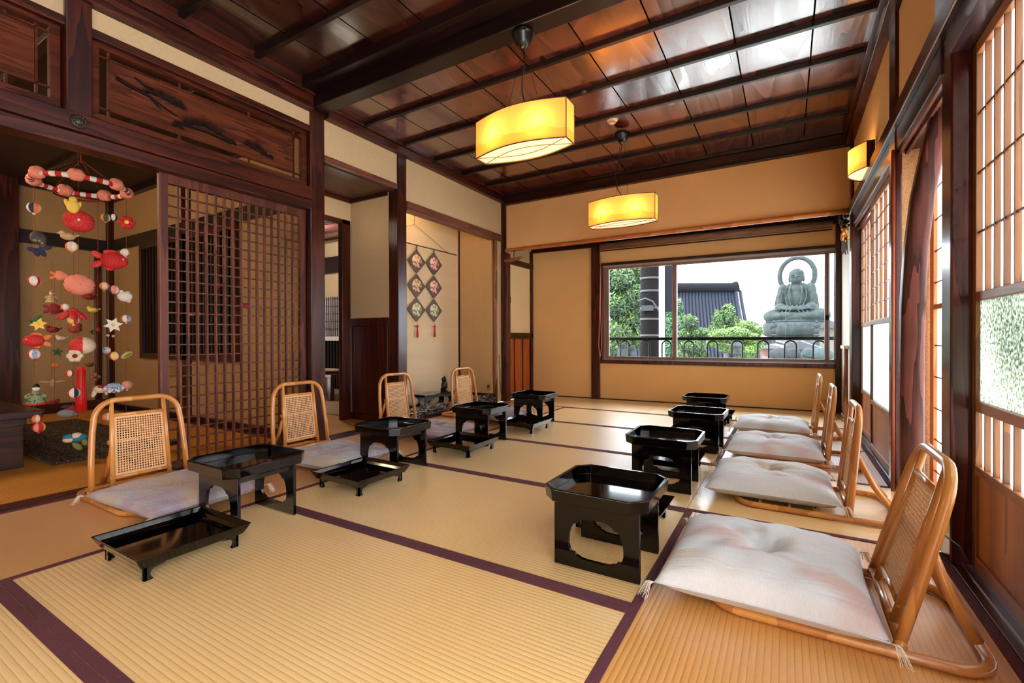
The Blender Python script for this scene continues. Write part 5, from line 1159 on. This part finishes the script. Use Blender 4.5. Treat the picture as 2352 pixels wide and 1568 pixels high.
MB().box((-.03, .05, .3), (.03, 1.3, .36)).build('bracket', IRON, o)

# temple hall with its tiled roof
D = 38; A = far(1551, 673, D); Bp = far(1686, 667, D); C = far(1626, 762, D-7); 
t = thing('temple_hall', 'grey tiled temple roof with heavy ridge seen over the pines', 'temple', (Bp.x, Bp.y, GZ))
rd = Vector((A.x-Bp.x, A.y-Bp.y, 0)).normalized(); sd = Vector((rd.y, -rd.x, 0)); 
if sd.dot(CF) > 0: sd = -sd
sd = (sd*.25-Vector((Bp.x, Bp.y, 0)).normalized()*.75).normalized()
Lr = 9.0; zr = (A.z+Bp.z)/2-GZ; run = 7.4; drop = 5.6
def rp(u, v, up=0): 
    return rd*(u*Lr)+sd*(run*v)+Vector((0, 0, zr-drop*(v**.85)+up))
TILE = plain('grey blue roof tile', (22, 25, 36), .7, Specular_IOR_Level=.12)
q = MB(); nt_ = 34
q.grid(lambda u, v: rp(u, v, .16*abs(math.sin(PI*u*nt_))+.03*(v*26 % 1)), nt_*6, 78, smooth=False)
q.grid(lambda u, v: rp(u, v*1.0, -.15), 4, 8); q.build('tiled_slope', TILE, t)
q = MB(); q.grid(lambda u, v: rd*(u*Lr)-sd*(run*v)+Vector((0, 0, zr-drop*(v**.85))), 20, 10, smooth=False); q.build('rear_slope', TILE, t)
MB().tube([rd*(-.3)+Vector((0, 0, zr+.45)), rd*(.2)+Vector((0, 0, zr+.32)), rd*Lr+Vector((0, 0, zr+.30))], [.30, .28, .28], 8, flat=1.5).build('roof_ridge', plain('dark ridge tile', (16, 16, 20), .8, Specular_IOR_Level=.1), t)
q = MB(); q.tube([rp(0, k/8, .12)-rd*.12 for k in range(9)], .16, 8); q.tube([rp(0, k/8, .05)-rd*.5 for k in range(9)], .13, 8); q.build('verge_tiles', TILE, t)
w_ = MB(); a0 = sd*(run*.9); c_ = -sd*(run*.9)
w_.add([a0+rd*.5, c_+rd*.5, c_+rd*Lr, a0+rd*Lr]+[v+Vector((0, 0, zr-drop)) for v in (a0+rd*.5, c_+rd*.5, c_+rd*Lr, a0+rd*Lr)], [(0, 1, 5, 4), (1, 2, 6, 5), (2, 3, 7, 6), (3, 0, 4, 7)])
w_.add([a0+rd*.5+Vector((0, 0, zr-drop)), c_+rd*.5+Vector((0, 0, zr-drop)), rd*.5+Vector((0, 0, zr-.3))], [(0, 1, 2)])
w_.build('hall_walls', plain('dark hall boards', (44, 38, 34), .8), t)

# ---------------------------------------------------------------- the great seated statue
BR = plaster('green grey bronze', (42, 49, 48), .8, .35, 2.5)
DS = 50.; k = DS/F; P0 = far(1829, 742, DS); t = thing('seated_statue', 'great grey-green bronze seated statue with a ring halo, robed, hands in its lap', 'statue', (P0.x, P0.y, P0.z), math.atan2(P0.x, -P0.y)+PI+0)
hd = Vector((P0.x, P0.y, 0)).normalized(); t.rotation_euler = (0, 0, math.atan2(hd.y, hd.x)-PI/2-.10); u = k*.853; uz = k
q = MB()
def E_(x, y, z, rx, ry, rz, M=None): q.ell((x*u, y*u, z*uz), (rx*u, ry*u, rz*uz), 22, 14, M=M)
# folded legs and skirts (x right, y away, z up, in photo pixels)
E_(0, 0, 14, 70, 46, 17); E_(-44, -10, 16, 34, 34, 18); E_(44, -10, 16, 34, 34, 18); E_(0, -26, 12, 56, 24, 13); E_(0, -6, 4, 74, 46, 7); E_(-18, -40, 16, 34, 10, 9); E_(20, -40, 15, 36, 10, 9)
# torso, shoulders, arms
E_(0, 6, 52, 30, 22, 36); E_(0, 8, 76, 36, 20, 18); E_(-32, 4, 72, 14, 15, 20); E_(32, 4, 72, 14, 15, 20)
E_(-37, 0, 50, 13, 15, 26); E_(37, 0, 50, 13, 15, 26); E_(-34, -14, 34, 15, 20, 12); E_(34, -14, 34, 15, 20, 12); E_(-20, -28, 32, 18, 12, 8, None); E_(20, -28, 32, 18, 12, 8)
E_(-40, 4, 36, 12, 20, 22); E_(40, 4, 36, 12, 20, 22)
E_(0, -34, 32, 17, 10, 5.5); E_(-5, -38, 35.5, 4, 3, 5); E_(5, -38, 35.5, 4, 3, 5)
# neck and head
E_(0, 4, 92, 9.5, 9, 10); E_(0, 2, 108, 17.5, 16, 18); E_(0, 0, 102, 15.5, 14.5, 14)
q.ell((-17*u, 3*u, 102*uz), (2.2*u, 3*u, 10*uz), 10, 8); q.ell((17*u, 3*u, 102*uz), (2.2*u, 3*u, 10*uz), 10, 8)
q.ell((0, -14.4*u, 104*uz), (1.9*u, 3.2*u, 4.6*uz), 10, 8); q.ell((0, -13.8*u, 97.6*uz), (4.0*u, 1.8*u, 1.2*uz), 10, 6); q.ell((0, -12.8*u, 95.6*uz), (3.2*u, 1.8*u, 1.2*uz), 10, 6)
for s in (-1, 1): q.tube([(s*2.4*u, -15.0*u, 109*uz), (s*6*u, -14.9*u, 110.6*uz), (s*11*u, -12.4*u, 108.6*uz)], 1.0*u, 6); q.ell((s*6.4*u, -13.6*u, 106.3*uz), (3.6*u, 2.2*u, 1.5*uz), 10, 6)
# robe edges and folds
for s in (-1, 1):
    q.tube([(s*10*u, -4*u, 90*uz), (s*15*u, -17*u, 74*uz), (s*14*u, -21*u, 56*uz), (s*10*u, -24*u, 40*uz)], 2.2*u, 8)
    q.tube([(s*17*u, -2*u, 90*uz), (s*24*u, -15*u, 74*uz), (s*24*u, -18*u, 56*uz), (s*18*u, -26*u, 40*uz)], 1.6*u, 8)
    q.tube([(s*30*u, -8*u, 84*uz), (s*38*u, -12*u, 66*uz), (s*42*u, -14*u, 48*uz), (s*36*u, -24*u, 32*uz)], 1.6*u, 8)
    q.tube([(s*44*u, -6*u, 66*uz), (s*49*u, -8*u, 48*uz), (s*46*u, -18*u, 30*uz)], 1.5*u, 8)
    for j in range(5): q.tube([(s*(8+9*j)*u, -(44-2*j)*u, 28*uz), (s*(18+10*j)*u, -(48-4*j)*u, 18*uz), (s*(14+12*j)*u, -(48-5*j)*u, 4*uz)], 1.5*u, 8)
    q.tube([(s*4*u, -40*u, 29*uz), (s*30*u, -42*u, 32*uz), (s*58*u, -28*u, 28*uz), (s*72*u, -6*u, 14*uz)], 2.2*u, 8)
o = q.build('statue_body', BR, t); md = o.modifiers.new('r', 'REMESH'); md.mode = 'VOXEL'; md.voxel_size = .042; md.use_smooth_shade = True
q = MB(); q.ell((0, 3.5*u, 113*uz), (18*u, 17.5*u, 11.5*uz), 24, 14, warp=lambda th, ph: 1+.03*math.sin(14*ph)*math.sin(12*th)); q.ell((0, 5*u, 122*uz), (9*u, 9*u, 4.5*uz), 18, 12, warp=lambda th, ph: 1+.03*math.sin(10*ph)*math.sin(9*th)); q.build('curled_hair', BR, t)
q = MB(); Rr = 41
q.tube([(Rr*u*1.0*math.cos(2*PI*j/64), 16*u, (111+Rr*math.sin(2*PI*j/64))*uz) for j in range(64)], 6.2*u, 8, closed=True); q.build('halo_ring', BR, t)
MB().box((-5*u, 15*u, 60*uz), (5*u, 19*u, 78*uz)).build('halo_stay', BR, t)
# lotus throne and pedestal
ped = thing('statue_pedestal', 'weathered lotus-carved round pedestal under the great seated statue', 'pedestal', (P0.x, P0.y, P0.z), t.rotation_euler[2])
q = MB(); n = 28
for lay, (rr, z, hh) in enumerate(((79, -14, 12),)):
    for j in range(n):
        a = 2*PI*(j+.5*lay)/n; q.ell((rr*u*math.cos(a), rr*.72*u*math.sin(a), z*uz), (9.4*u, 2.6*u, hh*uz), 12, 8, M=Matrix.Rotation(a+PI/2, 3, 'Z'))
q.build('lotus_petals', BR, ped)
q = MB(); q.lathe([(0, -30*uz), (74*u, -30*uz), (86*u, -22*uz), (82*u, -8*uz), (76*u, 2*uz), (0, 3*uz)], 40, M=Matrix.Diagonal((1, .72, 1)).to_3x3()); q.build('throne_drum', BR, ped)
q = MB(); q.lathe([(0, GZ-P0.z), (74*u, GZ-P0.z), (74*u, -46*uz), (80*u, -44*uz), (80*u, -38*uz), (70*u, -36*uz), (70*u, -30*uz), (0, -30*uz)], 8, M=Matrix.Diagonal((1, .72, 1)).to_3x3(), smooth=False); q.build('stone_base', plaster('grey stone', (90, 92, 92), .8, .2, 2), ped)
q = MB(); q.tube([(-92*u, -55*u, -32*uz), (92*u, -55*u, -32*uz)], .05, 6); q.build('dark_ledge', IRON, ped)
# guardian lanterns on poles in front
STN = plaster('pale grey stone', (46, 50, 52), .9, .35, 8)
for px, d in ((1777, 'left'), (1876, 'right')):
    b = far(px, 790, 34); kk = 34/F; t = thing('stone_lantern_pillar', '%s of the two carved pillars with figures before the big pedestal' % d, 'pillar', (b.x, b.y, GZ)); zt = far(px, 738, 34).z-GZ
    q = MB(); q.lathe([(6*kk, 0), (6*kk, zt-48*kk), (4*kk, zt-46*kk), (3*kk, zt-34*kk), (8*kk, zt-32*kk), (4*kk, zt-29*kk), (0, zt-28*kk)], 12); q.build('column', STN, t)
    q = MB(); q.ell((0, 0, zt-22*kk), (6*kk, 4*kk, 8*kk)); q.ell((0, 0, zt-10*kk), (5*kk, 4*kk, 7*kk)); q.ell((0, 0, zt-1*kk), 3*kk); q.ell((-5*kk, 0, zt-14*kk), (3*kk, 2*kk, 5*kk)); q.ell((5*kk, 0, zt-9*kk), (3*kk, 2*kk, 5*kk)); q.build('figure', STN, t)
# crouching stone elephants beside the steps
for px, c_, lab, fl in ((1795, (66, 70, 76), 'dark stone elephant statue behind the railing, left of the gate', 1), (1885, (84, 104, 104), 'greenish stone elephant statue behind the railing, right of the gate', -1)):
    b = far(px, 815, 24); kk = 24/F; zc = b.z
    q = MB(); q.ell((0, 0, 0), (26*kk, 14*kk, 17*kk), 20, 12); q.ell((fl*24*kk, 0, 4*kk), (13*kk, 11*kk, 13*kk), 16, 10); q.tube([(fl*33*kk, 0, 2*kk), (fl*40*kk, 0, -8*kk), (fl*41*kk, 0, -22*kk)], [6*kk, 4*kk, 3*kk], 8)
    for sx in (-1, 1):
        for sy in (-1, 1): q.tube([(sx*15*kk, sy*8*kk, -8*kk), (sx*15*kk, sy*8*kk, GZ-zc)], 6*kk, 8)
    q.ell((fl*20*kk, -11*kk, 4*kk), (8*kk, 2*kk, 10*kk), 10, 8)
    o = q.build('elephant_statue', plaster('elephant stone '+lab[:5], tuple(v*.55 for v in c_), .8, .2, 6)); o.location = (b.x, b.y, zc); o.rotation_euler = (0, 0, -.1); tag(o, lab, 'statue')
# small shrine houses
def house(name, lab, px, dist, wpx, pyr, pye, wall, roofc, depth=4, n_win=0):
    b = far(px, 760, dist); kk = dist/F; w_ = wpx*kk*.95; ze = far(px, pye, dist).z-GZ; zr = far(px, pyr, dist).z-GZ
    t = thing(name, lab, 'building', (b.x, b.y, GZ), -.05)
    MB().box((-w_/2, 0, 0), (w_/2, depth, ze)).build('walls', wall, t)
    q = MB(); q.prism([(-w_*.6, ze-.05), (w_*.6, ze-.05), (w_*.6, ze+.05), (0, zr), (-w_*.6, ze+.05)], -.4, depth+.3, 'xz'); q.build('roof', roofc, t)
    for i in range(n_win): x = -w_/2+w_*(i+.5)/n_win; MB().box((x-w_*.14, -.03, ze-1.5), (x+w_*.14, .02, ze-.5)).build('window', plain('dim glass', (90, 92, 90), .3), t)
    return t
WL = plain('off white render', (84, 80, 74), .9); GT = plain('grey tiles', (50, 50, 56), .8)
house('gate_building', 'small gabled building with dark doorway between the elephant statues', 1838, 30, 70, 783, 800, WL, GT, 4)
b = far(1832, 815, 29.6); o = MB().box((-.45, -.05, 0), (.45, .05, far(1832, 806, 29.6).z-GZ)).build('doorway', BLACK); o.location = (b.x, b.y-.3, GZ); tag(o, 'dark doorway of the small gabled building between the elephants', 'doorway')
house('shop_building', 'long grey building with brown base behind the low pine', 1755, 37, 70, 776, 790, plain('grey render', (98, 92, 88), .8), GT, 4, 4)
house('house', 'brown-walled house with dark lower windows left of the elephants', 1768, 26, 40, 790, 798, plain('brown boards', (96, 66, 54), .8), plain('dark slate', (60, 62, 70), .6), 4, 2)
house('tiled_house', 'low dark roof between the bushy tree and the pedestal', 1722, 58, 34, 735, 745, plain('grey render', (98, 92, 88), .8), plain('dark slate', (60, 62, 70), .6), 5)
house('tiled_house', 'grey roof at the right edge of the window behind the second elephant', 1905, 40, 60, 735, 752, WL, GT, 5)
# stone lantern and small stone figures in the garden
b = far(1693, 812, 10.5); kk = 10.5/F; t = MB(); zc = far(1693, 796, 10.5).z
t.lathe([(0, 14*kk), (4*kk, 12*kk), (15*kk, 3*kk), (14*kk, 0), (8*kk, 0), (8*kk, -12*kk), (11*kk, -13*kk), (11*kk, -16*kk), (4*kk, -17*kk), (4*kk, GZ-zc), (0, GZ-zc)], 6, smooth=False)
o = t.build('stone_lantern', STN); o.location = (b.x, b.y, zc); tag(o, 'pale stone garden lantern under the low pine', 'lantern')
for px, hpx, lab in ((1431, 26, 'weathered grey stone figure behind the railing at the left, the larger of the pair'), (1453, 18, 'smaller grey stone figure just right of the larger one')):
    b = far(px, 800, 8.6); kk = 8.6/F; zc = far(px, 815, 8.6).z; q = MB()
    q.ell((0, 0, 0), (14*kk*hpx/26, 10*kk, 18*kk*hpx/26), 14, 10); q.ell((0, 0, 20*kk*hpx/26), (7*kk, 7*kk, 9*kk), 12, 8); q.lathe([(13*kk, GZ-zc), (13*kk, -12*kk), (0, -10*kk)], 10)
    o = q.build('stone_figure', STN); o.location = (b.x, b.y, zc); tag(o, lab, 'statue')
# overhead wire
q = MB(); a = far(1380, 662, 66); b = far(1960, 610, 66); q.tube([a.lerp(b, i/12)-Vector((0, 0, .25*math.sin(PI*i/12))) for i in range(13)], .03, 5); o = q.build('overhead_wire', plain('grey wire', (90, 90, 96), .8)); tag(o, 'thin overhead wire crossing the white sky behind the halo', 'wire')

# ================================================================ LIGHT
wd = bpy.data.worlds.new('sky'); S.world = wd; wd.use_nodes = True; nt = wd.node_tree; bg = nt.nodes['Background']
tc = N(nt, 'ShaderNodeTexCoord'); mp = N(nt, 'ShaderNodeMapping'); mp.inputs['Scale'].default_value = (1.5, 1.5, 5); nt.links.new(tc.outputs['Generated'], mp.inputs[0])
n1 = N(nt, 'ShaderNodeTexNoise', Scale=2.0, Detail=4.0); nt.links.new(mp.outputs[0], n1.inputs['Vector'])
nt.links.new(ramp(nt, n1.outputs[0], [(.4, (222, 230, 250)), (.6, (255, 255, 255))]), bg.inputs[0]); bg.inputs[1].default_value = SKY
def area(name, loc, size, aim, power, col=(1, 1, 1)):
    l = bpy.data.lights.new(name, 'AREA'); l.shape = 'RECTANGLE'; l.size, l.size_y = size; l.energy = power; l.color = col
    o = bpy.data.objects.new(name, l); COL.objects.link(o); o.location = loc; d = Vector(aim)-Vector(loc); o.rotation_euler = d.to_track_quat('-Z', 'Y').to_euler(); return o
# hazy sun over the garden
l = bpy.data.lights.new('sun', 'SUN'); l.energy = 6; l.angle = .3; l.color = (1, .96, .9); so = bpy.data.objects.new('sun', l); COL.objects.link(so); so.rotation_euler = Vector((.62, .30, -.75)).to_track_quat('-Z', 'Y').to_euler()
# left-room lamps, then unseen fill lights for tokonoma, back room and vestibule
for nm, lc, pw, cl in (('left_room_lamp', (-5.2, -.6, 2.1), 30, (1, .72, .42)), ('left_room_lamp', (-4.7, .1, 2.2), 12, (1, .72, .42)), ('tokonoma_fill', (-3.40, 3.75, 2.42), 5.0, (1, .74, .40)), ('back_room_fill', (-5.6, 4.0, 2.2), 14, (1, .93, .82)), ('vestibule_fill', (-3.5, 2.9, 1.9), .6, (1, .85, .65))):
    l = bpy.data.lights.new(nm, 'POINT'); l.energy = pw; l.color = cl; l.shadow_soft_size = .12; o = bpy.data.objects.new(nm, l); COL.objects.link(o); o.location = lc
S.view_settings.view_transform = 'Standard'; S.view_settings.look = 'None'; S.view_settings.gamma = 1; S.view_settings.exposure = EXPO
S.view_settings.use_curve_mapping = False
c = S.cycles; c.use_denoising = True; c.max_bounces = 5; c.diffuse_bounces = 3; c.glossy_bounces = 2; c.transmission_bounces = 3; c.transparent_max_bounces = 8; c.sample_clamp_indirect = 6; c.caustics_reflective = False; c.caustics_refractive = False; c.use_adaptive_sampling = True; c.adaptive_threshold = .06; c.adaptive_min_samples = 16
